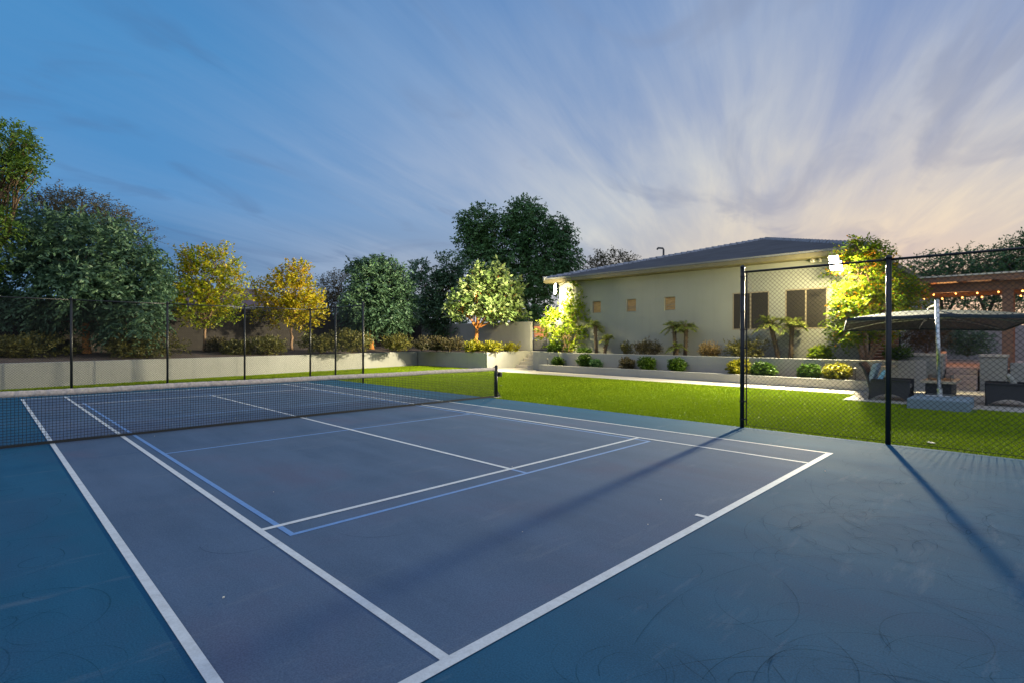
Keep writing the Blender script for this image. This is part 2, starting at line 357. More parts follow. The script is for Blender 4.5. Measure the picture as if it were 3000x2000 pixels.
LF['shrubG'] = mat_leaf('glossy green leaves', G((.022, .055, .005), (.05, .105, .008), (.11, .18, .018)), .25, .35)
LF['shrubY'] = mat_leaf('yellow green shrub leaves', G((.12, .14, .010), (.24, .23, .012), (.36, .30, .016)), .3)
LF['straw'] = mat_leaf('straw coloured leaves', G((.20, .14, .05), (.34, .24, .09), (.44, .30, .11)), .25)
LF['rust'] = mat_leaf('rusty brown leaves', G((.055, .050, .022), (.095, .080, .034), (.14, .105, .045)), .25)
LF['palm'] = mat_leaf('palm leaflets', G((.10, .15, .025), (.21, .26, .045), (.36, .36, .08)), .25)
LF['grass'] = mat_leaf('turf blades', G((.17, .25, .009), (.24, .325, .013), (.31, .39, .018)), .15, .85, .05)

# ------------------------------------------------------------------ foliage
def quads_to_obj(name, V, tint, mat, parent, org=None):
    n = V.shape[0]; org = parent_org(parent) if org is None else org
    V = (V.reshape(-1, 3) - np.array(org)).astype(np.float32)
    me = bpy.data.meshes.new(name); me.vertices.add(4*n); me.vertices.foreach_set('co', V.ravel())
    me.loops.add(4*n); me.loops.foreach_set('vertex_index', np.arange(4*n, dtype=np.int32))
    me.polygons.add(n); me.polygons.foreach_set('loop_start', np.arange(0, 4*n, 4, dtype=np.int32))
    me.update(); a = me.attributes.new('tint', 'FLOAT', 'FACE'); a.data.foreach_set('value', np.clip(tint, 0, 1).astype(np.float32))
    me.materials.append(mat); me.validate()
    o = bpy.data.objects.new(name, me); COL.objects.link(o)
    if parent: o.parent = parent
    return o
def nrm(a): return a/np.maximum(np.linalg.norm(a, axis=-1, keepdims=True), 1e-9)
def twig_leaves(Cn, D, m, L, Wd, tl, droop, spread=.9):
    n = len(Cn); t = (np.arange(m)+.5)/m
    D = nrm(D); up = np.array([0, 0, 1.0]); S = nrm(np.cross(D, up) + RNG.normal(0, .25, (n, 3)))
    P = Cn[:, None, :] + D[:, None, :]*(t[None, :, None]-.3)*tl
    P[..., 2] -= droop*tl*(t[None, :]**2)*.7
    side = np.where(np.arange(m) % 2 == 0, 1.0, -1.0)
    ld = D[:, None, :]*.55 + S[:, None, :]*side[None, :, None]*spread + RNG.normal(0, .38, (n, m, 3)); ld[..., 2] -= droop
    ld = nrm(ld); wv = nrm(np.cross(ld, RNG.normal(0, .55, (n, m, 3)) + np.array([0, 0, .8])))
    sz = RNG.uniform(.7, 1.25, (n, m, 1)); l = L*sz; w = Wd*sz
    q = np.stack([P, P+ld*l*.5+wv*w, P+ld*l, P+ld*l*.5-wv*w], axis=2)
    return q.reshape(-1, 4, 3)
def sample_lobe(c, r, n, shell=.45, rag=.20):
    d = nrm(RNG.normal(size=(n, 3)))
    k = RNG.normal(0, 2.6, (5, 3)); ph = RNG.uniform(0, 6.28, 5)
    b = 1 + rag*np.sin(d@k.T + ph).sum(1)/2.0
    s = (shell + (1-shell)*RNG.random(n)**.6)*b
    return np.array(c) + d*np.array(r)*s[:, None], d
def crown(parent, lobes, mat, m=9, L=.15, Wd=.036, tl=.5, droop=.35, zmin=None, tintvar=.22, name='crown', dens=1.0, rag=.20, tgrad=0.0, upr=.25):
    C, D = [], []
    for (c, r, n) in lobes:
        a, d = sample_lobe(c, r, int(n*dens), rag=rag); C.append(a); D.append(d)
    C = np.concatenate(C); D = np.concatenate(D)
    if zmin is not None: k = C[:, 2] > zmin + RNG.normal(0, .12, len(C)); C, D = C[k], D[k]
    D = nrm(D + np.array([0, 0, upr]) + RNG.normal(0, .45, D.shape))
    q = twig_leaves(C, D, m, L, Wd, tl, droop)
    zr = (C[:, 2]-C[:, 2].min())/max(1e-3, np.ptp(C[:, 2]))
    ct = .5 + RNG.normal(0, tintvar, len(C)) + tgrad*(zr-.5)
    t = np.repeat(ct, m) + RNG.normal(0, .12, len(C)*m)
    return quads_to_obj(name, q, t, mat, parent), C
def wobble(p0, p1, n, amp):
    p0, p1 = Vector(p0), Vector(p1); L = (p1-p0).length; out = []
    for i in range(n+1):
        t = i/n; e = math.sin(math.pi*t)*amp*L
        out.append(p0.lerp(p1, t) + Vector((random.uniform(-1, 1), random.uniform(-1, 1), random.uniform(-.3, .6)))*e)
    return out
def trunk(parent, base, fork, r, lobes, C, mat, nb=9, stems=None, lean=.03, lmat=None):
    mb = MB(); lm = MB(); base, fork = Vector(base), Vector(fork)
    if stems is None:
        pts = wobble(base-Vector((0, 0, .1)), fork, 5, lean); rad = [r*1.25]+[r*(1-.07*i) for i in range(1, 6)]
        mb.tube(pts, rad, 9); starts = [fork]
    else:
        starts = []
        for s in stems:
            mb.tube(wobble(base+Vector((s[0]*.12, s[1]*.12, -.1)), base+Vector(s), 5, .04), [r*1.1]+[r*(1-.1*i) for i in range(1, 6)], 7); starts.append(base+Vector(s))
    rr = r*(.42 if len(lobes) > 8 else .55) if stems is None else r*.5
    for i, (c, rd, n) in enumerate(lobes):
        s = min(starts, key=lambda q: (q-Vector(c)).length); c = Vector(c)
        mid = wobble(s, c, 5, .07); lm.tube(mid, [rr*(1-.13*k) for k in range(6)], 6)
        for k in range(nb):
            e = C[RNG.integers(len(C))] if k % 3 == 0 else None
            if e is None or (Vector(e)-c).length > max(rd)*1.1:
                d = nrm(RNG.normal(size=3)+np.array([0, 0, .3])); e = np.array(c)+d*np.array(rd)*.85
            st = mid[random.choice((2, 3, 4, 5))]
            lm.tube(wobble(st, Vector(e), 3, .08), [rr*.38, rr*.28, rr*.2, rr*.08], 5)
    lm.build('limb', lmat or mat, parent, smooth=True)
    return mb.build('trunk', mat, parent, smooth=True)
def tree(name, label, base, fork_h, r, lobes, lf, bark, group=None, stems=None, trunk_nb=9, cat='tree', limb=None, **kw):
    t = thing(name, label, cat, base, group)
    c, C = crown(t, lobes, LF[lf], **kw)
    trunk(t, base, Vector(base)+Vector((random.uniform(-.1, .1), random.uniform(-.1, .1), fork_h)), r, lobes, C, MT[bark], trunk_nb, stems, lmat=MT[limb] if limb else None)
    return t
def lobe(u, v, d, ru, rv, n, dd=0.0, rdk=1.0):      # a crown lobe seen at (u,v) with pixel radii, n twigs
    c = at(u, v, d+dd); k = (d+dd)/FPX
    return (tuple(c), (max(ru, rv*.7)*k*rdk,)*2+(rv*k,) if ru <= rv else (ru*k, ru*k*rdk, rv*k), n)

# ================================================================== GROUND
struct('ground', MB().box(-900, 900, -900, 900, -.30, -.12), MT['dirt'])
LW = lambda x: 13.36+.2139*(x+4.45)          # line of the long retaining wall
struct('lawn', MB().add([(-9, -18, -.02), (15.9, -18, -.02), (15.9, LW(15.9), -.02), (-9, LW(-9), -.02)], [(0, 1, 2, 3)]), MT['turfbase'])
CX, CY = 5.60, 11.95
struct('court_surface', MB().box(-CX-.3, CX, -14, CY, -.10, 0), MT['apron'])
WD, WS = 4.0907, 3.1623
BLS, SVS = {-1: 9.108, 1: 8.942}, {-1: 6.407, 1: 6.304}; BL = BLS[-1]
PWD, PBL, KT = 2.9945, 6.706, 2.134
struct('court_playing_area', MB().add([(-WD, -BL, .002), (WD, -BL, .002), (WD, BLS[1], .002), (-WD, BLS[1], .002)], [(0, 1, 2, 3)]), MT['court'])
def flat(mb, x0, x1, y0, y1, z): mb.add([(x0, y0, z), (x1, y0, z), (x1, y1, z), (x0, y1, z)], [(0, 1, 2, 3)])
ln = MB(); h = .03
for s in (-1, 1):
    flat(ln, s*WD-h, s*WD+h, -BL-.04, BLS[1]+.04, .0062)
    flat(ln, s*WS-h, s*WS+h, -BL+.04, BLS[1]-.04, .0062)
    B_ = BLS[s]; SV = SVS[s]; flat(ln, -WD+h, WD-h, s*B_-.04, s*B_+.04, .0062)
    flat(ln, -WS+h, WS-h, s*SV-h, s*SV+h, .0062)
    flat(ln, -h, h, min(s*(B_-.04), s*(B_-.15)), max(s*(B_-.04), s*(B_-.15)), .0062)
flat(ln, -h, h, -SVS[-1]+h, SVS[1]-h, .0062)
struct('court_line', ln, MT['white'])
bl = MB(); h = .026
for s in (-1, 1):
    flat(bl, s*PWD-h, s*PWD+h, -PBL-h, PBL+h, .0042)
    flat(bl, -PWD+h, PWD-h, s*PBL-h, s*PBL+h, .0042)
    flat(bl, -PWD+h, PWD-h, s*KT-h, s*KT+h, .0042)
    flat(bl, -h, h, min(s*(PBL-h), s*(KT+h)), max(s*(PBL-h), s*(KT+h)), .0042)
struct('pickleball_line', bl, MT['blue'])
# curling tyre scuffs on the apron
sc_ = MB()
def arc(cx, cy, r, a0, a1, w, drift=0.0, z=.0076):
    n = max(8, int(abs(a1-a0)*r/.07)); L, Q = [], []
    for i in range(n+1):
        t = i/n; a = a0+(a1-a0)*t; rr = r*(1+drift*t)
        for lst, k in ((L, -w/2), (Q, w/2)): lst.append((cx+(rr+k)*math.cos(a), cy+(rr+k)*math.sin(a), z))
    b = L+Q; sc_.add(b, [(i, i+1, n+2+i, n+1+i) for i in range(n)])
def ok(x, y): return (y < -BL-.15 or x < -WD-.12 or x > WD+.15) and -5.8 < x < 5.5 and -13 < y < 11
cnt = 0
while cnt < 420:
    x, y = (random.uniform(-5.6, 5.4), random.uniform(-12.2, -9.4)) if random.random() < .72 else (random.uniform(-5.7, -4.3), random.uniform(-11, 0))
    r = random.choice((.10, .16, .25, .35, .5, .8, 1.4, 2.8)); a = random.uniform(0, 6.28); b = a+random.uniform(1.2, 5.2)/(1 if r < 1 else r*1.2)
    dr = random.uniform(-.3, .3)
    pts = [(x+r*(1+dr*k/8)*math.cos(a+(b-a)*k/8), y+r*(1+dr*k/8)*math.sin(a+(b-a)*k/8)) for k in range(9)]
    if all(ok(*p) for p in pts): arc(x, y, r, a, b, random.uniform(.004, .008), dr); cnt += 1
for p in ((-3.3, -6.5, .35, 3, 5.2), (-2.2, -6.9, .5, 3.2, 4.6)): arc(*p, .008)
s_ = sc_.build('scuff_mark', MT['scuff']); s_['kind'] = 'stuff'; tag(s_, 'faint dark tyre scuffs curling over the blue court apron', 'scuff marks')

PX = 14.42
path = [(PX, -7.3), (15.85, -7.3), (16.2, 7.6), (17.25, 9.1), (17.25, 9.6), (19.3, 9.6), (19.3, 10.9), (15.72, 11.12), (PX+.06, 9.1)]
struct('path', MB().prism(path, -.12, .006), MT['conc'], bevel=.006)
patio = [(12.53, -7.37), (PX, -7.30), (18.6, -7.30), (18.6, -18), (12.35, -18)]
struct('patio', MB().prism(patio, -.12, .010), MT['conc'], bevel=.006)
# turf blades
def in_lawn(x, y):
    a = (x > CX+.01) & (x < PX-.01) & (y < LW(x)-.12) & (y > -14)
    a &= ~((x > 12.36) & (y < -7.36)); a &= ~((x > 11.5) & (x < 13.2) & (y < -8.9) & (y > -10.3))
    b = (x > -8.5) & (x <= CX+.01) & (y > CY+.01) & (y < LW(x)-.12)
    c = (x >= PX-.01) & (x < 15.55) & (y > 11.0) & (y < LW(x)-.12)
    e = (x >= PX-.01) & (x < 15.5) & (y > 9.15) & ((y-9.15) > (x-PX)*1.75) & (y < 11.2)
    return a | b | c | e
gx = RNG.uniform(-6, 15.6, 900000); gy = RNG.uniform(-13, 17.6, 900000)
k = in_lawn(gx, gy); gx, gy = gx[k], gy[k]
dist = np.hypot(gx-CAM.x, gy-CAM.y); k = RNG.random(len(gx)) < np.clip(14/dist, .35, 1); gx, gy = gx[k], gy[k]
n = len(gx); B = np.stack([gx, gy, np.full(n, -.02)], 1)
ang = RNG.uniform(0, 6.28, n); wv = np.stack([np.cos(ang), np.sin(ang), np.zeros(n)], 1)*.010
patch = .5+.25*np.sin(gx*1.7+1.3*np.sin(gy*.9))+.2*np.sin(gy*2.3+gx*.6)
tip = np.stack([RNG.normal(.012, .02, n), RNG.normal(-.012, .02, n), RNG.uniform(.026, .042, n)], 1)
q = np.stack([B-wv, B+wv, B+wv*.5+tip, B-wv*.5+tip], 1)
g_ = quads_to_obj('grass', q, np.clip(.45+RNG.normal(0, .10, n)+.22*(patch-.5), 0, 1), LF['grass'], None, (0, 0, 0)); g_['kind'] = 'stuff'
tag(g_, 'short bright artificial turf spread between the court and the planters', 'grass')

# raised soil
def soilgrid(name, poly_fn, xs, ys, zfn):
    mb = MB(); idx = {}
    for i, x in enumerate(xs):
        for j, y in enumerate(ys):
            X, Y = poly_fn(x, y); idx[i, j] = len(mb.v); mb.v.append((X, Y, zfn(x, y)+random.uniform(-.015, .015)))
    for i in range(len(xs)-1):
        for j in range(len(ys)-1): mb.f.append((idx[i, j], idx[i+1, j], idx[i+1, j+1], idx[i, j+1]))
    return struct(name, mb, MT['soil'], smooth=True)
soilgrid('planting_bed', lambda x, t: (x-.2139*t*.6, LW(x)+.1+t), np.linspace(-12, 19.5, 64), np.linspace(0, 7.2, 22), lambda x, t: .83+.26*min(1, t/3.5)+.004*(x+5))
soilgrid('planting_bed', lambda x, y: (x, y), np.linspace(15.7, 19.0, 10), np.linspace(11.15, 19.5, 22), lambda x, y: .86+.05*(x-15.7))
soilgrid('planting_bed', lambda t, y: (16.14+.038*y+.1+t*(.98), y), np.linspace(0, 1, 5), np.linspace(-7.35, 7.6, 40), lambda t, y: .285)
soilgrid('planting_bed', lambda t, y: (17.05+.028*y+t*(19.05-17.05-.028*y), y), np.linspace(0, 1, 8), np.linspace(-8.0, 8.9, 44), lambda t, y: .83)

# ================================================================== WALLS
def wall(name, label, path, half, z0, z1, mat='stucco', bevel=.018, cat='wall', group=None):
    p = path[len(path)//2]; o = MB().strip(path, half, z0, z1)
    ob = o.build(name, MT[mat], None, bevel=bevel); return tag(ob, label, cat, group)
wall('retaining_wall', 'long pale stucco retaining wall behind the far end fence', [(-11, LW(-11)+.11)]+[(x, LW(x)+.11) for x in np.linspace(-8, 15.3, 9)], .11, -.15, [.86, .865, .87, .875, .88, .885, .89, .895, .90, .905])
wall('retaining_wall', 'shaded stucco wall of the raised corner bed, facing the net post', [(15.49, LW(15.4)+.1), (15.76, 11.36)], .11, -.15, [.905, .945])
wall('retaining_wall', 'short brightly lit stucco wall beside the garden steps', [(15.66, 11.25), (19.02, 10.93)], .11, -.15, [.946, 1.02])
wall('planter_wall', 'low front planter kerb wall of grey stucco along the path', [(17.05, 7.72), (16.42, 7.68), (16.41, 7.4), (16.22, 2.0), (16.06, -2.0), (15.88, -6.9), (15.95, -7.25), (16.6, -7.42)], .095, -.12, .35)
wall('planter_wall', 'upper planter wall of grey stucco, curved at its right end', [(18.9, 9.18), (17.42, 9.06), (17.41, 8.7), (17.2, 3), (17.06, -2), (16.95, -6.6), (17.02, -7.3), (17.28, -7.9), (17.7, -8.3), (18.4, -8.5)], .1, -.12, 1.0)
wall('garden_wall', 'tall smooth stucco garden wall with a brightly lit end at the gate', [(19.05, 22.2), (19.05, 10.78)], .10, .7, 2.78, cat='wall')
wall('garden_wall', 'short stucco gate pier joining the house corner', [(19.08, 9.46), (19.08, 8.52)], .11, .7, 2.80)
wall('block_wall', 'dark block boundary wall behind the row of trees', [(-16, LW(-16)+6.1), (22, LW(22)+5.0)], .1, .2, 3.35, 'block', .006)
wall('block_wall', 'grey boundary wall far behind the parasol', [(31, -4.5), (31.6, -20)], .1, -.1, 2.42, 'greystucco', .01)

# garden steps and gate
st = thing('garden_steps', 'pale stone steps climbing to the slatted gate', 'steps', (18.4, 10.2, 0))
for i in range(5):
    MB().box(17.72+.31*i, 19.15, 9.28, 10.82-.015*i, .0 if i == 0 else .2*i+.006, .2*(i+1)-.001).build('step', MT['conc'], st, bevel=.012)
gt = thing('slatted_gate', 'dark steel gate with grey and red horizontal slats between tall wall and house', 'gate', (19.1, 10.1, 1.0))
fr = MB()
for y in (10.64, 9.50): fr.box(19.07, 19.12, y-.03, y+.03, 1.0, 2.78)
fr.box(19.07, 19.12, 9.53, 10.61, 2.72, 2.78).box(19.07, 19.12, 9.53, 10.61, 1.03, 1.09); fr.build('frame', MT['black'], gt)
z = 1.11; i = 0
while z < 2.70:
    hgt = .10 if i % 3 else .14
    red = 1.75 < z < 2.45
    MB().box(19.085, 19.105, 9.53, 10.61, z, min(z+hgt, 2.715)).build('slat', MT['redwood' if red else 'slat'], gt); z += hgt+.025; i += 1

# ================================================================== HOUSE
H = thing('house', 'long single storey stucco house with a grey tiled hip roof', 'house', (19, 1.2, .8))
HX, Y0, Y1, ZB, ZT = 19.0, -6.45, 8.55, .75, 4.95
holes = [(5.60, 6.17, 3.14, 3.79), (3.40, 3.98, 3.14, 3.79), (1.21, 1.80, 3.13, 3.79), (-3.15, -1.58, 2.13, 3.79), (-5.37, -3.79, 2.14, 3.80)]
ys = sorted({Y0, Y1, *[q for h_ in holes for q in h_[:2]]}); zs = sorted({ZB, ZT, *[q for h_ in holes for q in h_[2:]]})
wm = MB()
for a, b in zip(ys, ys[1:]):
    for c, d in zip(zs, zs[1:]):
        if any(a >= q[0]-1e-6 and b <= q[1]+1e-6 and c >= q[2]-1e-6 and d <= q[3]+1e-6 for q in holes): continue
        wm.add([(HX, a, c), (HX, b, c), (HX, b, d), (HX, a, d)], [(0, 3, 2, 1)])
for (a, b, c, d) in holes:
    e = HX+.14
    wm.add([(HX, a, c), (HX, b, c), (HX, b, d), (HX, a, d), (e, a, c), (e, b, c), (e, b, d), (e, a, d)], [(0, 1, 5, 4), (1, 2, 6, 5), (2, 3, 7, 6), (3, 0, 4, 7)])
wm.add([(HX, Y0, ZB), (41, Y0, ZB), (41, Y0, ZT), (HX, Y0, ZT), (HX, Y1, ZB), (41, Y1, ZB), (41, Y1, ZT), (HX, Y1, ZT)], [(0, 1, 2, 3), (4, 7, 6, 5), (1, 5, 6, 2)])
wm.build('wall', MT['house'], H)
MB().box(HX-.012, HX+.05, Y0, Y1, ZB, .93).build('base_trim', MT['slat'], H)
for i, (a, b, c, d) in enumerate(holes):
    f = MB(); t = .035 if i < 3 else .05; x0, x1 = (HX+.085, HX+.12) if i < 3 else (HX-.006, HX+.05)
    f.box(x0, x1, a, b, c, c+t).box(x0, x1, a, b, d-t, d).box(x0, x1, a, a+t, c+t, d-t).box(x0, x1, b-t, b, c+t, d-t)
    if i > 2: f.box(x0, x1, (a+b)/2-.03, (a+b)/2+.03, c+t, d-t)
    fo = f.build('window', MT['frame'], H)
    if i < 3:
        pb = MB().box(HX+.105, HX+.112, a+t, b-t, c+t, d-t); pb.build('blind', MT['blind'], fo)
        if i > 0:
            rl = MB()
            for zz in ((.30, .17) if i == 1 else (.36, .30, .12)): rl.bar((HX+.10, a+t, c+zz*(d-c)+.1), (HX+.10, b-t, c+zz*(d-c)+.03), .008, .018)
            rl.build('reflection_bar', MT['frame'], fo)  # lines reflected in the panes, modelled as thin sloping bars
    else:
        for y0_, y1_ in ((a+t, (a+b)/2-.03), ((a+b)/2+.03, b-t)): MB().box(HX+.015, HX+.03, y0_, y1_, c+t, d-t).build('screen', MT['screen'], fo)
# roof
EX, EY0, EY1, EZ = 18.35, -6.85, 9.22, 5.17; AP = Vector((30.4, .95, 8.05)); FL, FR = Vector((EX, EY1, EZ)), Vector((EX, EY0, EZ))
rf = MB(); NC = 27
for k in range(NC):
    t0, t1 = k/NC, (k+1)/NC; a, b = FL.lerp(AP, t0), FR.lerp(AP, t0); c, d = FR.lerp(AP, t1), FL.lerp(AP, t1); li = Vector((-.012, 0, .065)); lo = Vector((0, 0, .004))
    rf.add([a+li, b+li, c+lo, d+lo, a-Vector((0, 0, .01)), b-Vector((0, 0, .01))], [(0, 3, 2, 1), (0, 1, 5, 4)])
BK = Vector((42, .95, 8.05))
rf.add([FL, Vector((42, EY1, EZ)), BK, AP], [(0, 1, 2, 3)]); rf.add([FR, AP, BK, Vector((42, EY0, EZ))], [(0, 1, 2, 3)])
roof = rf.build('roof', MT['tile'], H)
hc = MB()
for S0 in (FL, FR):
    d = AP-S0; n = int(d.length/.42)
    for k in range(n):
        p, q = S0.lerp(AP, k/n)+Vector((0, 0, .05)), S0.lerp(AP, (k+1.15)/n)+Vector((0, 0, .02)); hc.tube([p, q], [.14, .115], 8)
n = 24
for k in range(n): hc.tube([AP.lerp(BK, k/n)+Vector((0, 0, .05)), AP.lerp(BK, (k+1.1)/n)+Vector((0, 0, .02))], [.14, .115], 8)
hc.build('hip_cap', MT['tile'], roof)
fa = MB().box(EX+.01, EX+.05, EY0+.01, EY1-.01, 4.98, 5.15); fa.box(EX+.05, 41.8, EY1-.05, EY1-.01, 4.98, 5.15).box(EX+.05, 41.8, EY0+.01, EY0+.05, 4.98, 5.15)
fa.build('fascia', MT['fascia'], H)
sf = MB().box(EX+.05, HX-.003, EY0+.05, EY1-.05, 4.955, 4.985).box(HX-.003, 41.5, Y1+.003, EY1-.05, 4.955, 4.985).box(HX-.003, 41.5, EY0+.05, Y0-.003, 4.955, 4.985); sf.build('soffit', MT['soffit'], H)
vp = at(1944, 745, 32.8); MB().tube([vp-Vector((0, 0, .45)), vp+Vector((0, 0, .28)), vp+Vector((0, 0, .36))+RT*-.05, vp+Vector((0, 0, .38))-RT*.34, vp+Vector((0, 0, .28))-RT*.40], .06, 8).build('vent_pipe', MT['slat'], H, smooth=True)

# floodlights
def flood(label, p, aim, roll, w, hh, watts, spill, glow, down):
    p = Vector(p); aim = Vector(aim).normalized(); sd_ = aim.cross(Vector((0, 0, 1))).normalized(); u2 = sd_.cross(aim)
    q = Matrix.Rotation(roll, 3, aim); sd_, u2 = q @ sd_, q @ u2
    t = thing('floodlight', label, 'floodlight', p, 'floodlights under the eaves')
    MB().obox(p-aim*.06, sd_, u2, aim, w/2+.03, hh/2+.03, .045).build('housing', MT['darkbox'], t, bevel=.01)
    MB().obox(p, sd_, u2, aim, w/2, hh/2, .012).build('lens', MT['lens'], t)
    if hh < .4:
        p2 = p+Vector((.03, .10, .29)); MB().obox(p2-aim*.05, sd_, u2, aim, .15, .075, .04).obox(p2, sd_, u2, aim, .10, .045, .01).build('upper_head', MT['lens'], t)
    b = MB(); b.tube([p-aim*.1, p-aim*.16+Vector((0, 0, .12)), Vector((max(p.x+.14, 18.42), p.y+.05, 4.97))], .022, 8); b.build('bracket', MT['darkbox'], t, smooth=True)
    l = bpy.data.lights.new('floodlight_beam', 'SPOT'); l.energy = watts; l.spot_size = R(164); l.spot_blend = 1.0; l.shadow_soft_size = .26; l.color = (1, .90, .62)
    o = bpy.data.objects.new('floodlight_beam', l); COL.objects.link(o); o.parent = t; o.location = aim*.06
    o.rotation_euler = aim.to_track_quat('-Z', 'Y').to_euler()
    for kind, en, am in (('SPOT', spill, down), ('POINT', glow, None)):
        l2 = bpy.data.lights.new('floodlight_spill', kind); l2.energy = en; l2.shadow_soft_size = .15; l2.color = (1, .85, .46)
        o2 = bpy.data.objects.new('floodlight_spill', l2); COL.objects.link(o2); o2.parent = t; o2.location = aim*.12-Vector((0, 0, .02))
        if am: l2.spot_size = R(150); l2.spot_blend = .9; o2.rotation_euler = Vector(am).to_track_quat('-Z', 'Y').to_euler()
    return t
flood('glaring floodlight at the left corner of the house above the lime green tree', (17.25, 7.38, 4.44), (-.76, .52, .02), .35, .34, .52, FLOOD_W*.62, 6500, 900, (.75, -.20, -.60))
flood('glaring floodlight at the right end of the house beside the flowering tree', (17.55, -6.00, 4.44), (-.90, .10, -.44), 0, .40, .31, FLOOD_W*.50, 2200, 1500, (.60, -.70, -.40))
for u, lab in ((2380, 'small box camera under the eave above the right window'), (2402, 'smaller round sensor under the eave nearest the right floodlight')):
    p = onx(u, 18.75, 4.86); t = thing('security_camera', lab, 'camera', p)
    MB().obox(p, (1, 0, 0), (0, 1, 0), (0, 0, 1), .09, .07 if u < 2390 else .045, .055).build('body', MT['cream'], t, bevel=.02)
    MB().tube([p+Vector((0, 0, .05)), p+Vector((0, 0, .10))], .02, 8).build('mount', MT['cream'], t); MB().tube([p+Vector((-.088, 0, 0)), p+Vector((-.1, 0, 0))], .03, 10).build('lens', MT['black'], t)

# ================================================================== FENCES
def link_panel(p0, p1, z0, z1, pitch=.0566, r=.0026):
    p0, p1 = Vector((*p0, 0)), Vector((*p1, 0)); L = (p1-p0).length; d = (p1-p0).normalized(); nv = Vector((-d.y, d.x, 0)); Hh = z1-z0; mb = MB()
    step = pitch*math.sqrt(2)
    for sgn in (1, -1):
        s = -Hh if sgn == 1 else 0.0
        while s < (L if sgn == 1 else L+Hh):
            if sgn == 1: a, b = max(0, s), min(L, s+Hh); za, zb = z0+(a-s), z0+(b-s)
            else: a, b = max(0, s-Hh), min(L, s); za, zb = z0+(s-a), z0+(s-b)
            if b-a > .01:
                A, B_ = p0+d*a+Vector((0, 0, za))+nv*r*sgn, p0+d*b+Vector((0, 0, zb))+nv*r*sgn
                mb.tube([A, B_], r, 3, cap=False)
            s += step
    return mb
def fence(name, label, runs, rpost, ht, rw):
    base = Vector((*runs[0][0], 0)); F = thing(name, label, 'fence', base)
    seen = set(); rail = MB()
    for a, b in zip(runs, runs[1:]):
        pass
    flatp = []
    for (a, b) in runs:
        for p in (a, b):
            if p not in seen:
                seen.add(p); flatp.append(p)
    for i, p in enumerate(flatp):
        end = i == 0 or i == len(flatp)-1
        m = MB().tube([(p[0], p[1], -.1), (p[0], p[1], ht+(.06 if end else .0))], rpost, 12)
        m.tube([(p[0], p[1], ht+(.06 if end else 0)), (p[0], p[1], ht+(.06 if end else 0)+.02), (p[0], p[1], ht+(.06 if end else 0)+.045), (p[0], p[1], ht+(.06 if end else 0)+.06)], [rpost+.008, rpost+.008, rpost*.8, rpost*.2], 12)
        m.build('post', MT['black'], F, smooth=True)
    for (a, b) in runs:
        MB().tube([(*a, ht-.02), (*b, ht-.02)], .021, 10).build('top_rail', MT['black'], F, smooth=True)
        link_panel(a, b, .03, ht-.02, r=rw).build('wire_mesh', MT['wire'], F)
        wb = MB().tube([(*a, .05), (*b, .05)], .004, 5); wb.build('tension_wire', MT['wire'], F)
    return F
nf = fence('chain_link_fence', 'tall black chain link fence in the right foreground, ending beside the lawn', [((5.56, -7.24), (5.56, -9.59)), ((5.56, -9.59), (5.56, -11.94)), ((5.56, -11.94), (5.56, -14.3))], .040, 3.03, .0031)
tb = MB().box(5.553, 5.567, -7.33, -7.31, .05, 3.0)
tb.build('tension_bar', MT['black'], nf)
for i in range(9): MB().tube([(5.56, -7.24, .15+.345*i), (5.56, -7.24, .18+.345*i)], .047, 12).box(5.55, 5.57, -7.335, -7.27, .153+.345*i, .177+.345*i).build('tension_band', MT['black'], nf)
fence('chain_link_fence', 'black chain link fence wrapping the far end of the court', [((-5.56, 11.91), (-2.74, 11.91)), ((-2.74, 11.91), (.05, 11.91)), ((.05, 11.91), (2.78, 11.91)), ((2.78, 11.91), (5.56, 11.91)), ((5.56, 11.91), (5.56, 9.5)), ((5.56, 9.5), (5.56, 7.24))], .038, 3.03, .0026)

# ================================================================== NET
NT = thing('tennis_net', 'black tennis net with a tan canvas headband across the blue court', 'net', (0, 0, 0))
nm = MB(); NX, NH = 5.74, .885; g = .0445
nx_ = int(2*NX/g)
for i in range(nx_+1):
    x = -NX+i*2*NX/nx_; zt = NH-.05*(1-min(1, (NX-abs(x))/.6))**2*0; nm.box(x-.0027, x+.0027, -.0024, .0024, .05, zt-.08)
for j in range(18):
    z = .06+j*g; pts = [(-NX+2*NX*k/40, .004*math.sin(k*1.3+j), z+.006*math.sin(k*.8+j*.5)) for k in range(41)]
    nm.tube(pts, .0032, 4, cap=False)
nm.build('mesh', MT['cord'], NT)
hb = MB(); n = 420; prof = [(-.012, -.095), (-.020, -.05), (-.012, -.01), (0, .004), (.012, -.01), (.020, -.05), (.012, -.095)]
vs = []
for i in range(n+1):
    x = -NX+2*NX*i/n; wv_ = .006*math.sin(x*29+2*math.sin(x*3))+.004*math.sin(x*53); zz = NH+.004*math.sin(x*2.1)
    for (yy, dz_) in prof: vs.append((x+dz_*.35*math.sin(x*29), yy*(1+22*wv_), zz+dz_+wv_*.35))
m_ = len(prof); hb.add(vs, [(i*m_+k, (i+1)*m_+k, (i+1)*m_+(k+1) % m_, i*m_+(k+1) % m_) for i in range(n) for k in range(m_)])
hb.build('headband', MT['tape'], NT, smooth=True)
bb = MB().box(-NX, NX, -.006, .006, .012, .052); bb.build('bottom_band', MT['cord'], NT)
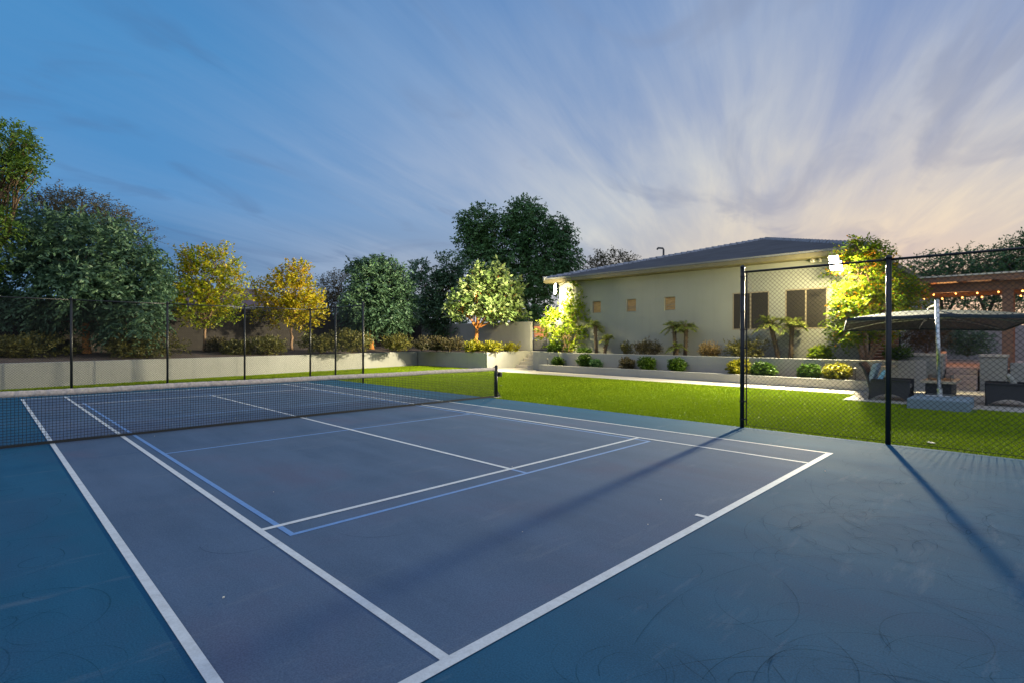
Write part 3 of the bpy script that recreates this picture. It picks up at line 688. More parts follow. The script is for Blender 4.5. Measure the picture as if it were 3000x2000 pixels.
for s in (-1, 1):
    m = MB().tube([(s*5.82, 0, -.02), (s*5.82, 0, .91)], .043, 14); m.tube([(s*5.82, 0, .91), (s*5.82, 0, .935), (s*5.82, 0, .95)], [.045, .04, .012], 14)
    po = m.build('post', MT['black'], NT, smooth=True)
    MB().box(s*5.82-.13, s*5.82+.13, -.10, .10, .0015, .014).build('base_plate', MT['conc'], po)
    lc = MB()
    for k in range(11): lc.tube([(s*5.79, -.03, .08+.078*k), (s*5.74, .0, .10+.078*k), (s*5.79, .03, .12+.078*k)], .005, 5)
    lc.tube([(s*5.74, 0, .03), (s*5.74, 0, .90)], .012, 6); lc.tube([(s*5.66, 0, .87), (s*5.80, 0, .90)], .008, 6); lc.build('lacing', MT['cord'], po)
wd = MB().box(5.862, 6.02, -.05, .05, .60, .74).tube([(5.94, -.05, .69), (5.94, -.09, .69)], .05, 12); wd.build('crank', MT['black'], NT, bevel=.015)
MB().add([(5.86, -.02, .02), (5.99, -.02, .02), (5.86, -.02, .20), (5.86, .02, .02), (5.99, .02, .02), (5.86, .02, .20)], [(0, 1, 2), (3, 5, 4), (0, 3, 4, 1), (1, 4, 5, 2), (0, 2, 5, 3)]).build('brace', MT['black'], NT)

# ================================================================== TREES
def T(name, label, u, v, d, fork_h, r, lob, lf, bark, **kw):
    base = at(u, v, d)
    L = [lobe(a, b, d, c, e, n, dd) for (a, b, c, e, n, dd) in lob]
    return tree(name, label, tuple(base), fork_h, r, L, lf, bark, **kw)
GR = 'row of trees behind the retaining wall'
T('pistache_tree', 'large dark green spreading tree with a glowing orange trunk near the left edge', 253, 1043, 22.5, 1.45, .17,
  [(120, 850, 125, 110, 420, -.4), (255, 740, 150, 115, 520, 0), (370, 830, 115, 120, 430, .3), (250, 845, 130, 70, 380, -1.0), (165, 690, 100, 75, 240, .8), (400, 930, 75, 70, 190, -.3), (60, 930, 90, 65, 240, .2), (455, 800, 38, 50, 70, .5), (345, 950, 55, 55, 120, .4)],
  'dark', 'barkO', group=GR, m=13, L=.20, Wd=.040, tl=.68, droop=.6, trunk_nb=6, limb='bark', dens=1.5)
T('mesquite_tree', 'wispy brown green tree rising behind the large dark tree', 200, 1030, 27, 2.2, .16,
  [(140, 640, 110, 70, 260, 0), (270, 660, 105, 75, 280, .5), (345, 720, 75, 70, 200, 0), (60, 700, 80, 70, 180, .3), (240, 590, 60, 35, 80, 0), (330, 640, 55, 30, 80, 0), (150, 590, 40, 30, 60, 0)],
  'brown', 'bark', group=GR, dens=1.6, m=10, L=.13, Wd=.026, tl=.75, droop=.25, rag=.3)
T('ash_tree', 'tall bright green tree cut off by the left edge of the picture', -75, 1040, 20, 2.6, .2,
  [(0, 430, 75, 70, 230, 0), (-60, 520, 95, 110, 300, 0), (10, 500, 75, 55, 200, -.2), (-20, 660, 60, 60, 180, -.4), (-70, 760, 60, 60, 120, -.6), (-120, 620, 100, 160, 300, .5), (70, 430, 38, 45, 90, .2), (85, 490, 25, 22, 30, 0)],
  'lush', 'bark', group=GR, dens=1.15, m=10, L=.14, Wd=.03, tl=.55, droop=.3)
T('autumn_tree', 'small yellow green autumn tree with slim pale trunk, left of the two yellow trees', 596, 1036, 26.5, 1.25, .085,
  [(600, 800, 78, 62, 210, 0), (560, 875, 72, 55, 180, -.3), (640, 870, 72, 58, 180, .2), (545, 775, 40, 42, 70, 0), (650, 780, 48, 45, 80, .2), (600, 925, 80, 34, 120, -.3), (685, 820, 28, 40, 45, 0), (520, 850, 30, 45, 50, 0), (603, 745, 22, 22, 24, 0), (650, 742, 15, 22, 16, 0), (555, 748, 14, 26, 16, 0)],
  'yellow', 'barkP', group=GR, dens=1.15, m=9, L=.15, Wd=.042, tl=.55, droop=.2, tgrad=.25, rag=.3, upr=.9)
T('autumn_tree', 'golden orange autumn tree with a bent pale trunk, right of the two yellow trees', 855, 1023, 30, 1.75, .085,
  [(850, 850, 66, 55, 170, 0), (820, 900, 62, 45, 140, -.3), (895, 890, 60, 50, 150, .2), (855, 920, 75, 32, 120, -.4), (880, 815, 40, 40, 70, 0), (815, 825, 34, 34, 50, 0), (768, 855, 30, 32, 50, .2), (915, 905, 35, 40, 60, -.2), (860, 785, 20, 22, 24, 0), (825, 792, 14, 20, 14, 0), (890, 785, 12, 20, 12, 0), (905, 950, 18, 24, 20, 0)],
  'gold', 'barkP', group=GR, dens=1.15, m=9, L=.16, Wd=.045, tl=.55, droop=.2, tgrad=.2, rag=.3, upr=.9)
T('mesquite_tree', 'hazy brown tree showing between the golden tree and the dark green tree', 965, 1010, 41, 2.2, .13,
  [(960, 850, 50, 42, 160, 0), (1000, 830, 45, 38, 140, 0), (940, 900, 55, 40, 150, 0), (1005, 890, 45, 45, 130, 0), (980, 930, 50, 30, 90, 0)],
  'rust', 'bark', group=GR, dens=1.4, m=9, L=.16, Wd=.03, tl=.8, droop=.25, rag=.3)
T('pistache_tree', 'dark green rounded tree with a short orange trunk behind the fence end', 1088, 1018, 34, 1.75, .15,
  [(1090, 830, 75, 68, 320, 0), (1060, 895, 66, 52, 240, -.4), (1140, 850, 62, 66, 280, .2), (1125, 920, 70, 40, 220, -.4), (1180, 880, 34, 58, 110, .2), (1060, 790, 36, 34, 70, 0), (1105, 770, 30, 24, 50, 0), (1060, 950, 50, 30, 80, -.2), (1160, 790, 26, 26, 40, 0), (1175, 945, 30, 20, 40, 0)],
  'dark', 'barkO', group=GR, m=12, L=.22, Wd=.048, tl=.65, droop=.5, trunk_nb=6, limb='bark', dens=1.5)
T('pistache_tree', 'dim grey green tree between the rounded dark tree and the floodlit tree', 1275, 1015, 39, 2.6, .14,
  [(1250, 850, 56, 60, 230, 0), (1310, 860, 62, 70, 280, 0), (1285, 920, 60, 48, 200, -.3), (1230, 800, 34, 38, 70, 1), (1320, 790, 45, 45, 120, 0), (1320, 950, 45, 34, 100, -.6), (1225, 900, 40, 35, 80, 1.5)],
  'dark', 'bark', group=GR, dens=1.5, m=11, L=.22, Wd=.05, tl=.65, droop=.4)
T('ficus_tree', 'tallest dense dark green tree behind the garden wall and floodlit tree', 1520, 1000, 47, 4.2, .3,
  [(1400, 660, 62, 55, 330, 0), (1470, 720, 85, 85, 500, 0), (1545, 660, 80, 75, 480, 0), (1600, 730, 80, 85, 480, 0), (1540, 620, 40, 42, 130, 0), (1640, 690, 45, 55, 170, 0), (1420, 760, 75, 65, 320, -.5), (1500, 820, 110, 60, 420, -.6), (1660, 760, 40, 50, 150, 0), (1590, 820, 80, 55, 300, 0), (1380, 700, 40, 50, 120, 0), (1520, 890, 110, 70, 420, 0), (1570, 940, 70, 50, 200, 0)],
  'ficus', 'bark', group='trees behind the garden wall', dens=1.2, m=11, L=.27, Wd=.066, tl=.8, droop=.55, rag=.22)
T('olive_tree', 'low dark treetop peeping over the left slope of the house roof', 1775, 960, 62, 4, .2,
  [(1745, 775, 40, 26, 90, 0), (1800, 765, 45, 24, 90, 0), (1850, 775, 40, 22, 70, 0), (1775, 800, 70, 40, 160, 0)],
  'brown', 'bark', group='trees behind the house', m=10, L=.3, Wd=.06, tl=1.1, droop=.15, rag=.35)
T('broadleaf_tree', 'floodlit small tree with broad pale green leaves and a forked orange trunk', 1393, 1016, 33.6, 1.15, .15,
  [(1375, 870, 45, 42, 120, -.4), (1430, 850, 55, 48, 170, 0), (1480, 880, 52, 50, 170, 0), (1350, 905, 42, 30, 90, -.5), (1455, 810, 30, 34, 60, .2), (1400, 820, 26, 36, 50, 0), (1500, 910, 45, 28, 90, -.4), (1440, 905, 60, 26, 110, -.6), (1500, 835, 24, 34, 40, .3), (1470, 788, 12, 18, 12, .2), (1395, 795, 10, 24, 12, 0)],
  'lit', 'barkO', dens=.78, m=8, L=.30, Wd=.085, tl=.6, droop=.3, group=None, rag=.3, upr=.7)
T('lime_green_tree', 'young lime green tree glowing beneath the left floodlight at the house corner', 1668, 1036, 29.8, .5, .05,
  [(1682, 905, 36, 40, 110, 0), (1630, 950, 45, 40, 110, -.2), (1690, 940, 46, 48, 120, .1), (1665, 1000, 55, 36, 100, -.1), (1678, 845, 14, 24, 26, 0), (1702, 875, 10, 22, 18, 0), (1600, 975, 26, 20, 36, -.2), (1618, 925, 14, 22, 26, 0), (1600, 925, 14, 16, 14, 0), (1720, 965, 16, 28, 24, 0), (1650, 1062, 22, 18, 22, -1.0)],
  'lime', 'barkP', dens=.85, m=8, L=.16, Wd=.045, tl=.42, droop=.2, rag=.3, stems=[(-.35, .35, 1.3), (.1, .1, 1.7), (.3, -.35, 1.4)], trunk_nb=6)
T('flowering_tree', 'large yellow green flowering shrub tree with orange blooms at the right end of the house', 2540, 1053, 19.8, .8, .06,
  [(2520, 800, 75, 75, 360, 0), (2600, 840, 80, 80, 420, .1), (2550, 900, 90, 75, 420, -.1), (2500, 930, 66, 62, 260, -.1), (2640, 890, 66, 55, 240, .2), (2510, 735, 45, 34, 110, 0), (2575, 740, 38, 34, 90, .1), (2476, 880, 34, 44, 110, 0), (2470, 985, 36, 36, 90, -.1), (2670, 850, 34, 36, 70, .2), (2545, 715, 16, 18, 20, 0), (2500, 712, 12, 18, 14, 0), (2560, 970, 70, 34, 130, 0)],
  'tecoma', 'barkP', dens=.95, m=9, L=.115, Wd=.028, tl=.36, droop=.2, rag=.24, stems=[(-.5, .5, 1.5), (.1, .1, 1.9), (.4, -.4, 1.6), (.2, -.7, 1.4)], trunk_nb=7)
GP = 'dark trees beyond the pergola'
T('desert_tree', 'dark thin crowned tree beyond the left part of the pergola', 2760, 960, 36, 2.6, .13,
  [(2740, 780, 55, 34, 150, 0), (2800, 770, 60, 38, 170, 0), (2770, 820, 75, 34, 190, 0), (2840, 800, 50, 40, 130, 0), (2690, 800, 35, 34, 70, 0), (2740, 865, 55, 24, 80, 0), (2800, 880, 60, 24, 90, 0)],
  'ficus', 'bark', group=GP, m=10, L=.16, Wd=.042, tl=.65, droop=.2, rag=.35, stems=[(-.9, .6, 3.0), (.3, .2, 3.2), (.9, -.8, 2.9)])
T('desert_tree', 'dark tree with branching stems beyond the middle of the pergola', 2900, 962, 34, 2.6, .13,
  [(2890, 770, 55, 38, 160, 0), (2940, 790, 55, 40, 160, 0), (2900, 820, 70, 34, 180, 0), (2860, 875, 55, 26, 90, 0), (2930, 885, 50, 26, 90, 0)],
  'ficus', 'bark', group=GP, m=10, L=.16, Wd=.042, tl=.65, droop=.2, rag=.35, stems=[(-.8, .6, 3.0), (.5, -.2, 3.2)])
T('desert_tree', 'tallest dark tree beyond the pergola, at the right edge', 3010, 965, 33, 2.6, .15,
  [(2985, 740, 50, 40, 150, 0), (3030, 710, 60, 50, 170, 0), (2990, 800, 60, 45, 170, 0), (3050, 790, 60, 60, 150, 0), (2990, 880, 45, 30, 90, 0), (2935, 760, 22, 22, 34, 0)],
  'ficus', 'bark', group=GP, m=10, L=.16, Wd=.042, tl=.65, droop=.2, rag=.35)

# ================================================================== PALMS
def palm(label, base, h, nf, L, lean=(0, 0), lf='palm'):
    base = Vector(base); t = thing('pygmy_palm', label, 'palm', base, 'small palms along the house wall'); top = base+Vector((lean[0], lean[1], h))
    mb = MB().tube([base-Vector((0, 0, .1)), base.lerp(top, .35)+Vector((lean[0]*-.1, 0, 0)), base.lerp(top, .7), top, top+Vector((0, 0, .12))], [.10, .085, .085, .10, .05], 9)
    for k in range(26):
        z = random.uniform(.15, 1); a = random.uniform(0, 6.28); p = base.lerp(top, z); o = Vector((math.cos(a), math.sin(a), .55)); mb.tube([p+o*.06, p+o*.15], [.025, .008], 4)
    mb.build('trunk', MT['palmbark'], t, smooth=True)
    Q, TT, st = [], [], MB()
    for f in range(nf):
        a = 6.283*f/nf+random.uniform(-.25, .25); el = random.uniform(.05, 1.3); Lf = L*random.uniform(.8, 1.1); d = Vector((math.cos(a), math.sin(a), 0)); side = Vector((-math.sin(a), math.cos(a), 0)); pts = []
        for i in range(13):
            s = i/12; pts.append(top+d*(Lf*(s*math.cos(el)*(1-.1*s)+.02))+Vector((0, 0, Lf*(math.sin(el)*s-.62*s*s))))
        st.tube(pts, [.012*(1-.8*i/12) for i in range(13)], 4, cap=False); sh_ = random.gauss(0, .12)
        for i in range(1, 13):
            p = pts[i]; fw = (pts[i]-pts[i-1]).normalized()
            for w in (-1, 1):
              for half in (0, .5):
                p_ = pts[i-1].lerp(p, .5+half); ll = L*.42*(math.sin(math.pi*min(1, (i+half)/13*.9+.12)))*random.uniform(.85, 1.1)
                dr = (fw*.75+side*w*.85+Vector((0, 0, random.uniform(-.55, .1)))).normalized(); wd_ = dr.cross(Vector((random.uniform(-.3, .3), random.uniform(-.3, .3), 1))).normalized()*.016
                Q.append([p_-wd_*.5, p_+dr*ll*.45-wd_, p_+dr*ll, p_+dr*ll*.45+wd_]); TT.append(.5+sh_+random.gauss(0, .15))
    fo = quads_to_obj('frond', np.array([[tuple(v) for v in q] for q in Q]), np.array(TT), LF[lf], t); fo['kind'] = 'stuff' if False else ''
    del fo['kind']
    st.build('stem', MT['palmbark'], t)
    return t
def bed(u, X): return onx(u, X, .83)
palm('single stemmed small palm standing beside the lime green tree', bed(1748, 18.4), 1.55, 17, .75, (0, .1))
palm('short stubby palm leaning right beside the lime green tree', bed(1770, 18.2), .85, 14, .62, (.0, -.2))
palm('left palm of the leaning pair below the third small window', bed(1978, 18.3), 1.45, 16, .78, (0, .05))
palm('right palm of the leaning pair below the third small window', bed(2007, 18.3), 1.40, 16, .75, (0, -.05))
palm('knee high young palm at the foot of the leaning pair', bed(1982, 17.9), .5, 12, .6)
palm('left palm in front of the large windows, seen through the fence', bed(2283, 18.2), 1.5, 18, .85, (0, .35))
palm('right palm in front of the large windows, with dry hanging fronds', bed(2316, 18.3), 1.45, 18, .82, (0, -.05))

# ================================================================== SHRUBS
def shrub(label, p, w, h, lf, n=150, m=8, L=.06, Wd=.018, tl=.2, droop=.1, group=None, upright=0.0, name='shrub', round_=True):
    p = Vector(p); t = thing(name, label, 'shrub', p, group)
    c0 = p+Vector((0, 0, h*.5)); lob = [(tuple(c0), (w*.46, w*.46, h*.46), n)]
    for k in range(4):
        a = random.uniform(0, 6.28); lob.append((tuple(c0+Vector((math.cos(a)*w*.22, math.sin(a)*w*.22, random.uniform(-.08, .16)*h))), (w*.28, w*.28, h*.30), n//4))
    C, D = [], []
    for c, r, k in lob:
        a, d = sample_lobe(c, r, k, .55, .16 if round_ else .3); C.append(a); D.append(d)
    C, D = np.concatenate(C), np.concatenate(D); kk = C[:, 2] > p.z+.02; C, D = C[kk], D[kk]
    D = nrm(D+np.array([0, 0, .2+upright])+RNG.normal(0, .35, D.shape)); q = twig_leaves(C, D, m, L, Wd, tl, droop)
    q[..., 2] = np.maximum(q[..., 2], p.z+.005)
    tt = np.repeat(.5+RNG.normal(0, .18, len(C)), m)+RNG.normal(0, .12, len(C)*m)
    quads_to_obj('foliage', q, tt, LF[lf], t)
    sm = MB()
    for k in range(9):
        e = Vector(C[RNG.integers(len(C))]); sm.tube(wobble(p+Vector((random.uniform(-.05, .05), random.uniform(-.05, .05), -.05)), e, 3, .08), [.014, .011, .008, .004], 4)
    sm.build('stem', MT['bark'], t)
    return t
def shr(label, u, v, d, wpx, hpx, lf, **kw):
    k = d/FPX; return shrub(label, at(u, v, d), wpx*k, hpx*k, lf, **kw)
GB = 'shrubs along the back bed'
for (lab, u, v, d, w, hh, lf, n) in (
    ('broad olive shrub at the far left of the back bed', 60, 1052, 20.6, 230, 62, 'olive', 420),
    ('olive shrub below the right side of the large dark tree', 425, 1048, 22.6, 175, 68, 'olive', 380),
    ('small dark shrub between the large dark tree and the yellow green tree', 195, 1046, 22.6, 70, 46, 'brown', 140),
    ('dark shrub just right of the yellow green tree trunk', 640, 1036, 26.5, 70, 44, 'rust', 140),
    ('low olive shrub between the two yellow trees, the left one', 695, 1040, 26.0, 85, 40, 'olive', 180),
    ('low olive shrub touching the golden tree trunk on its left', 780, 1038, 26.6, 105, 48, 'olive', 220),
    ('olive shrub behind the fence corner post', 940, 1032, 28.2, 100, 52, 'olive', 230),
    ('tall olive shrub between the fence corner and the orange trunk', 1030, 1030, 29.2, 110, 58, 'olive', 260),
    ('rounded sunny olive shrub right of the second orange trunk', 1168, 1027, 31.5, 80, 40, 'olive', 200),
    ('small dark shrub where the garden wall begins', 1235, 1024, 33, 50, 30, 'brown', 120),
    ('dark brown shrub in front of the garden wall, left of the rusty one', 1278, 1026, 33.5, 60, 36, 'rust', 150),
    ('rusty brown shrub left of the floodlit tree', 1322, 1028, 33, 72, 36, 'rust', 180)):
    shr(lab, u, v, d, w, hh, lf, n=n, m=8, L=.11, Wd=.03, tl=.32, droop=.05, group=GB, upright=.2, round_=False)
for (lab, u, v, d, w, hh, n) in (('bright yellow green shrub at the foot of the floodlit tree', 1388, 1033, 31.8, 56, 30, 120), ('bright yellow green shrub next to the stair wall corner', 1440, 1034, 31, 54, 26, 110),
    ('sparse yellow green shrub close to the tall garden wall', 1494, 1032, 32, 50, 22, 60)):
    shr(lab, u, v, d, w, hh, 'shrubY', n=n, m=8, L=.12, Wd=.036, tl=.3, droop=.0, group=GB, upright=.5, round_=False)
GH = 'shrubs in the upper planter along the house'
def hs(lab, u, X, wpx, hpx, lf, n, **kw):
    p = bed(u, X); d = (p-CAM).dot(FW); k = d/FPX; shrub(lab, p, wpx*k, hpx*k, lf, n=n, group=GH, **kw)
hs('dark green bush below the lime green tree', 1625, 17.8, 46, 38, 'shrubG', 130, L=.08, Wd=.025)
hs('small green bush between the lime green tree and the first palm', 1712, 17.8, 40, 22, 'shrubG', 90, L=.08, Wd=.025)
hs('thin sprig like shrub with one upright shoot below the second small window', 1838, 18.2, 34, 46, 'olive', 70, upright=1.2, L=.08, round_=False)
hs('dark brown twiggy shrub left of the leaning palm pair', 1897, 18.1, 82, 50, 'rust', 230, upright=.8, L=.09, Wd=.016, round_=False)
hs('straw coloured dry shrub between the palm pair and the fence post', 2076, 18.1, 60, 46, 'straw', 170, upright=.8, L=.09, Wd=.016, round_=False)
hs('olive brown shrub below the left large window', 2188, 18.0, 110, 56, 'olive', 300, upright=.5, L=.09, Wd=.018, round_=False)
hs('lime yellow shrub below the right large window', 2402, 18.0, 58, 46, 'lime', 140, upright=.3, L=.10, Wd=.03)
GL = 'rounded bushes in the low front planter'
def ls(lab, u, wpx, hpx, lf, n, **kw):
    X = 16.72+.02*(0); p = onx(u, 16.7, .285); p = onx(u, 16.62+.036*p.y, .285); d = (p-CAM).dot(FW); k = d/FPX; shrub(lab, p, wpx*k, hpx*k, lf, n=n, group=GL, **kw)
BG = dict(L=.085, Wd=.028, tl=.16, m=8)
ls('leftmost dark green bush in the low planter, by the stake light', 1634, 32, 26, 'shrubG', 120, **BG)
ls('large dark green bush with a smaller one touching its right side', 1712, 42, 36, 'shrubG', 180, **BG)
ls('small dull green bush touching the right of a larger bush', 1745, 32, 24, 'ficus', 110, **BG)
ls('brownish green bush with rusty tips in the low planter', 1836, 36, 32, 'rust', 150, **BG)
ls('bright green bush right of the brownish one in the low planter', 1894, 46, 38, 'shrubG', 200, **BG)
ls('green bush standing alone in the middle of the low planter', 1985, 46, 38, 'shrubG', 200, **BG)
ls('yellowish bush half hidden by the fence end post', 2164, 60, 44, 'shrubY', 190, **BG)
ls('bright green bush just right of the fence end post', 2234, 62, 40, 'shrubG', 240, **BG)
ls('leafy green bush below the lime yellow shrub', 2371, 54, 40, 'shrubG', 220, **BG)
ls('golden yellow bush at the right end of the low planter', 2448, 72, 46, 'shrubY', 200, upright=.4, **BG)
shr('dark reddish brown bush behind the left stone wall of the patio steps', 2715, 1030, 25, 120, 95, 'rust', n=330, L=.1, Wd=.02, tl=.35, droop=.5)
shr('large dark green bush in front of the grey boundary wall', 2835, 1040, 25.5, 120, 85, 'dark', n=360, L=.1, Wd=.022, tl=.35, droop=.4)
shr('small dark bush under the flowering tree, beside the patio wall', 2630, 1052, 19.5, 60, 34, 'shrubG', n=120, L=.09, Wd=.025)

# path lights
def stake(lab, p, h):
    p = Vector(p); t = thing('path_light', lab, 'path light', p, 'stake lights in the low planter')
    MB().tube([p-Vector((0, 0, .05)), p+Vector((0, 0, h))], .012, 8).build('stake', MT['slat'], t); MB().tube([p+Vector((0, 0, h-.02)), p+Vector((0, 0, h+.02)), p+Vector((0, 0, h+.06))], [.06, .055, .012], 12).build('lamp_head', MT['frame'], t)
stake('thin stake light at the left end of the low planter', onx(1604, 16.75, .285), .36); stake('stake light beside the golden bush near the wicker chair', onx(2506, 16.45, .285), .42)

# ================================================================== PATIO
blk = MB().box(11.52, 13.1, -10.18, -9.0, -.1, .25).build('concrete_block', MT['bluepaint'], bevel=.02); tag(blk, 'blue grey rendered block at the lawn edge carrying the parasol pole', 'block')
# parasol
pb = Vector((12.75, -9.52, .25)); U_ = thing('cantilever_parasol', 'wide dark grey square parasol on a shiny side pole over the patio', 'parasol', pb)
c4 = [Vector((16.7, -6.45, 2.05)), Vector((12.55, -7.46, 2.30)), Vector((13.55, -11.6, 2.30)), Vector((17.7, -10.6, 2.05))]; cc = sum(c4, Vector())/4; hub = cc+Vector((0, 0, .42))
rim = []
for i in range(4):
    a, b = c4[i], c4[(i+1) % 4]
    rim += [a, a.lerp(b, .5)+(hub-a.lerp(b, .5))*.0+Vector((0, 0, .06))]
cn = MB(); NR = 6; vs = [tuple(hub)]
for j in range(1, NR+1):
    s = j/NR
    for i in range(8):
        for q in range(4):
            p = rim[i].lerp(rim[(i+1) % 8], q/4); w = hub.lerp(p, s); w.z += -.10*math.sin(math.pi*s)*math.sin(math.pi*q/4)*.6+.05*math.sin(math.pi*s); vs.append(tuple(w))
nn = 32; fs = [(0, 1+i, 1+(i+1) % nn) for i in range(nn)]
for j in range(NR-1):
    for i in range(nn): fs.append((1+j*nn+i, 1+(j+1)*nn+i, 1+(j+1)*nn+(i+1) % nn, 1+j*nn+(i+1) % nn))
b0 = len(vs)
for i in range(nn): vs.append((vs[1+(NR-1)*nn+i][0], vs[1+(NR-1)*nn+i][1], vs[1+(NR-1)*nn+i][2]-.07))
for i in range(nn): fs.append((1+(NR-1)*nn+i, b0+i, b0+(i+1) % nn, 1+(NR-1)*nn+(i+1) % nn))
ca_ = cn.add(vs, fs).build('canopy', MT['canvas'], U_, smooth=True); 
li_ = MB(); V2 = [(hub.x+(x-hub.x)*.985, hub.y+(y-hub.y)*.985, z-.028) for x, y, z in vs[:b0]]; li_.add(V2, [f for f in fs if max(f) < b0]); li_.build('canopy_underside_shade', MT['darkbox'], U_, smooth=True)  # added black sheet: shade of the canopy underside put into its colour
MB().tube([hub+Vector((0, 0, -.30)), hub+Vector((0, 0, .06))], [.06, .05], 12).build('hub', MT['darkbox'], U_, smooth=True)
for i in range(8):
    d = Vector((0, 0, -.05)); p = rim[i]; MB().bar(hub.lerp(p, .03)+d*1.5, hub.lerp(p, .985)+d*.7, .022, .03).build('rib', MT['metal'], U_)
    MB().bar(hub+Vector((0, 0, -.27)), hub.lerp(p, .55)+d*1.2, .016, .02).build('strut', MT['metal'], U_)
pt = Vector((12.70, -9.46, 2.74)); MB().tube([pb, pt], .046, 16).tube([pt, pt+Vector((0, 0, .02))], [.05, .03], 16).build('pole', MT['metal'], U_, smooth=True)
MB().box(pb.x-.28, pb.x+.28, pb.y-.28, pb.y+.28, .252, .285).tube([pb+Vector((0, 0, .03)), pb+Vector((0, 0, .2))], .062, 14).build('base_plate', MT['metal'], U_, bevel=.006)
MB().bar(pt-Vector((0, 0, .12)), hub+Vector((0, 0, .07)), .05, .06).build('arm', MT['darkbox'], U_)
# wicker chairs
def chair(label, loc, ang, pillow, px_=-.20):
    t = thing('wicker_armchair', label, 'armchair', (0, 0, 0), 'dark wicker patio chairs')
    def arch(x0, x1, y0, y1, ax):
        m = MB(); n = 10; zt = .55; pr = []
        for i in range(n+1):
            s = i/n; zb = .02 if s < .06 or s > .94 else .02+.17*math.sin(math.pi*(s-.06)/.88)**.6; pr.append((s, zb))
        for (s, zb), (s2, zb2) in zip(pr, pr[1:]):
            if ax == 'x': P = [(x0+(x1-x0)*q, y, z) for y in (y0, y1) for q, z in ((s, zb), (s2, zb2), (s2, zt), (s, zt))]
            else: P = [(x, y0+(y1-y0)*q, z) for x in (x0, x1) for q, z in ((s, zb), (s2, zb2), (s2, zt), (s, zt))]
            m.add(P, [(0, 1, 2, 3), (4, 7, 6, 5), (0, 4, 5, 1), (3, 2, 6, 7), (0, 3, 7, 4), (1, 5, 6, 2)])
        return m
    for s in (-1, 1):
        y0, y1 = (s*.46, s*.40); arch(-.42, .45, min(y0, y1), max(y0, y1), 'x').build('side_panel', MT['wicker'], t)
        a = MB().box(-.40, .50, min(s*.49, s*.37), max(s*.49, s*.37), .553, .60); a.build('armrest', MT['wicker'], t, bevel=.02)
        MB().tube([(.46, s*.43, 0), (.46, s*.43, .553)], [.026, .038], 10).build('leg', MT['wicker'], t, smooth=True)
        MB().tube([(-.46, s*.40, 0), (-.42, s*.40, .30)], [.024, .034], 10).build('leg', MT['wicker'], t, smooth=True)
    fr_ = MB()
    n = 8
    for i in range(n):
        s, s2 = i/n, (i+1)/n; zb = lambda q: .14+.10*math.sin(math.pi*q); fr_.add([(x, -.40+.80*q, z) for x in (.40, .44) for q, z in ((s, zb(s)), (s2, zb(s2)), (s2, .33), (s, .33))], [(0, 1, 2, 3), (4, 7, 6, 5), (0, 4, 5, 1), (3, 2, 6, 7), (0, 3, 7, 4), (1, 5, 6, 2)])
    fr_.box(-.40, .40, -.40, .40, .29, .33); fr_.build('seat_frame', MT['wicker'], t)
    bp = MB(); prof = [(-.40, .30), (-.47, .62), (-.56, .90), (-.66, 1.05), (-.70, 1.06), (-.71, 1.03), (-.62, .88), (-.53, .60), (-.46, .28)]
    wds = [.40, .41, .44, .47, .47, .47, .44, .41, .40]; vs = [(x, -w, z) for (x, z), w in zip(prof, wds)]+[(x, w, z) for (x, z), w in zip(prof, wds)]; k = len(prof)
    bp.add(vs, [tuple(range(k)), tuple(range(2*k-1, k-1, -1))]+[(i, k+i, k+(i+1) % k, (i+1) % k) for i in range(k)]); bp.build('backrest', MT['wicker'], t, bevel=.012)
    MB().box(-.36, .46, -.385, .385, .333, .47).build('seat_cushion', MT['beige'], t, bevel=.05, seg=4)
    MB().obox((-.395, 0, .74), Vector((.26, 0, .96)).normalized()*-1, (0, 1, 0), Vector((.96, 0, .26)).normalized(), .30, .37, .075).build('back_cushion', MT['cushion'], t, bevel=.05, seg=4)
    pm = MB().obox((px_, .16 if px_ > -.15 else -.12, .66), Vector((.42, .1, .9)).normalized(), Vector((-.1, 1, 0)).normalized(), Vector((.9, 0, -.42)).normalized(), .19, .2, .055); pm.build('throw_pillow', MT[pillow], t, bevel=.05, seg=4)
    t.location = loc; t.rotation_euler = (0, 0, ang); return t
chair('dark wicker armchair with blue pillow at the left side of the fire table', (13.42, -8.36, .012), R(-88), 'pillow')
chair('dark wicker armchair with a striped pillow cut off by the right edge', (13.95, -10.84, .012), R(92), 'striped', -.02)
# fire table
ft = thing('fire_table', 'low charcoal fire table with a stone top between the wicker chairs', 'table', (14.05, -9.42, .01)); rx, ry = Vector((0, -1, 0)), Vector((1, 0, 0)); c = Vector((14.05, -9.42, 0))
MB().obox(c+Vector((0, 0, .27)), rx, ry, (0, 0, 1), .28, .62, .26).build('cabinet', MT['darkbox'], ft, bevel=.01)
MB().obox(c+Vector((0, 0, .57)), rx, ry, (0, 0, 1), .38, .75, .035).build('table_top', MT['tabletop'], ft, bevel=.012)
MB().obox(c+Vector((0, 0, .61)), rx, ry, (0, 0, 1), .2, .36, .01).build('burner_tray', MT['darkbox'], ft)
gg = MB()
for s in (-1, 1): gg.obox(c+rx*.24*s+Vector((0, 0, .68)), rx, ry, (0, 0, 1), .004, .39, .07); gg.obox(c+ry*.39*s+Vector((0, 0, .68)), rx, ry, (0, 0, 1), .236, .004, .07)
GM, gnt, gb = new_mat('clear glass'); gb.inputs['Transmission Weight'].default_value = 1; gb.inputs['Roughness'].default_value = .02; gb.inputs['IOR'].default_value = 1.1
gg.build('glass_guard', GM, ft)
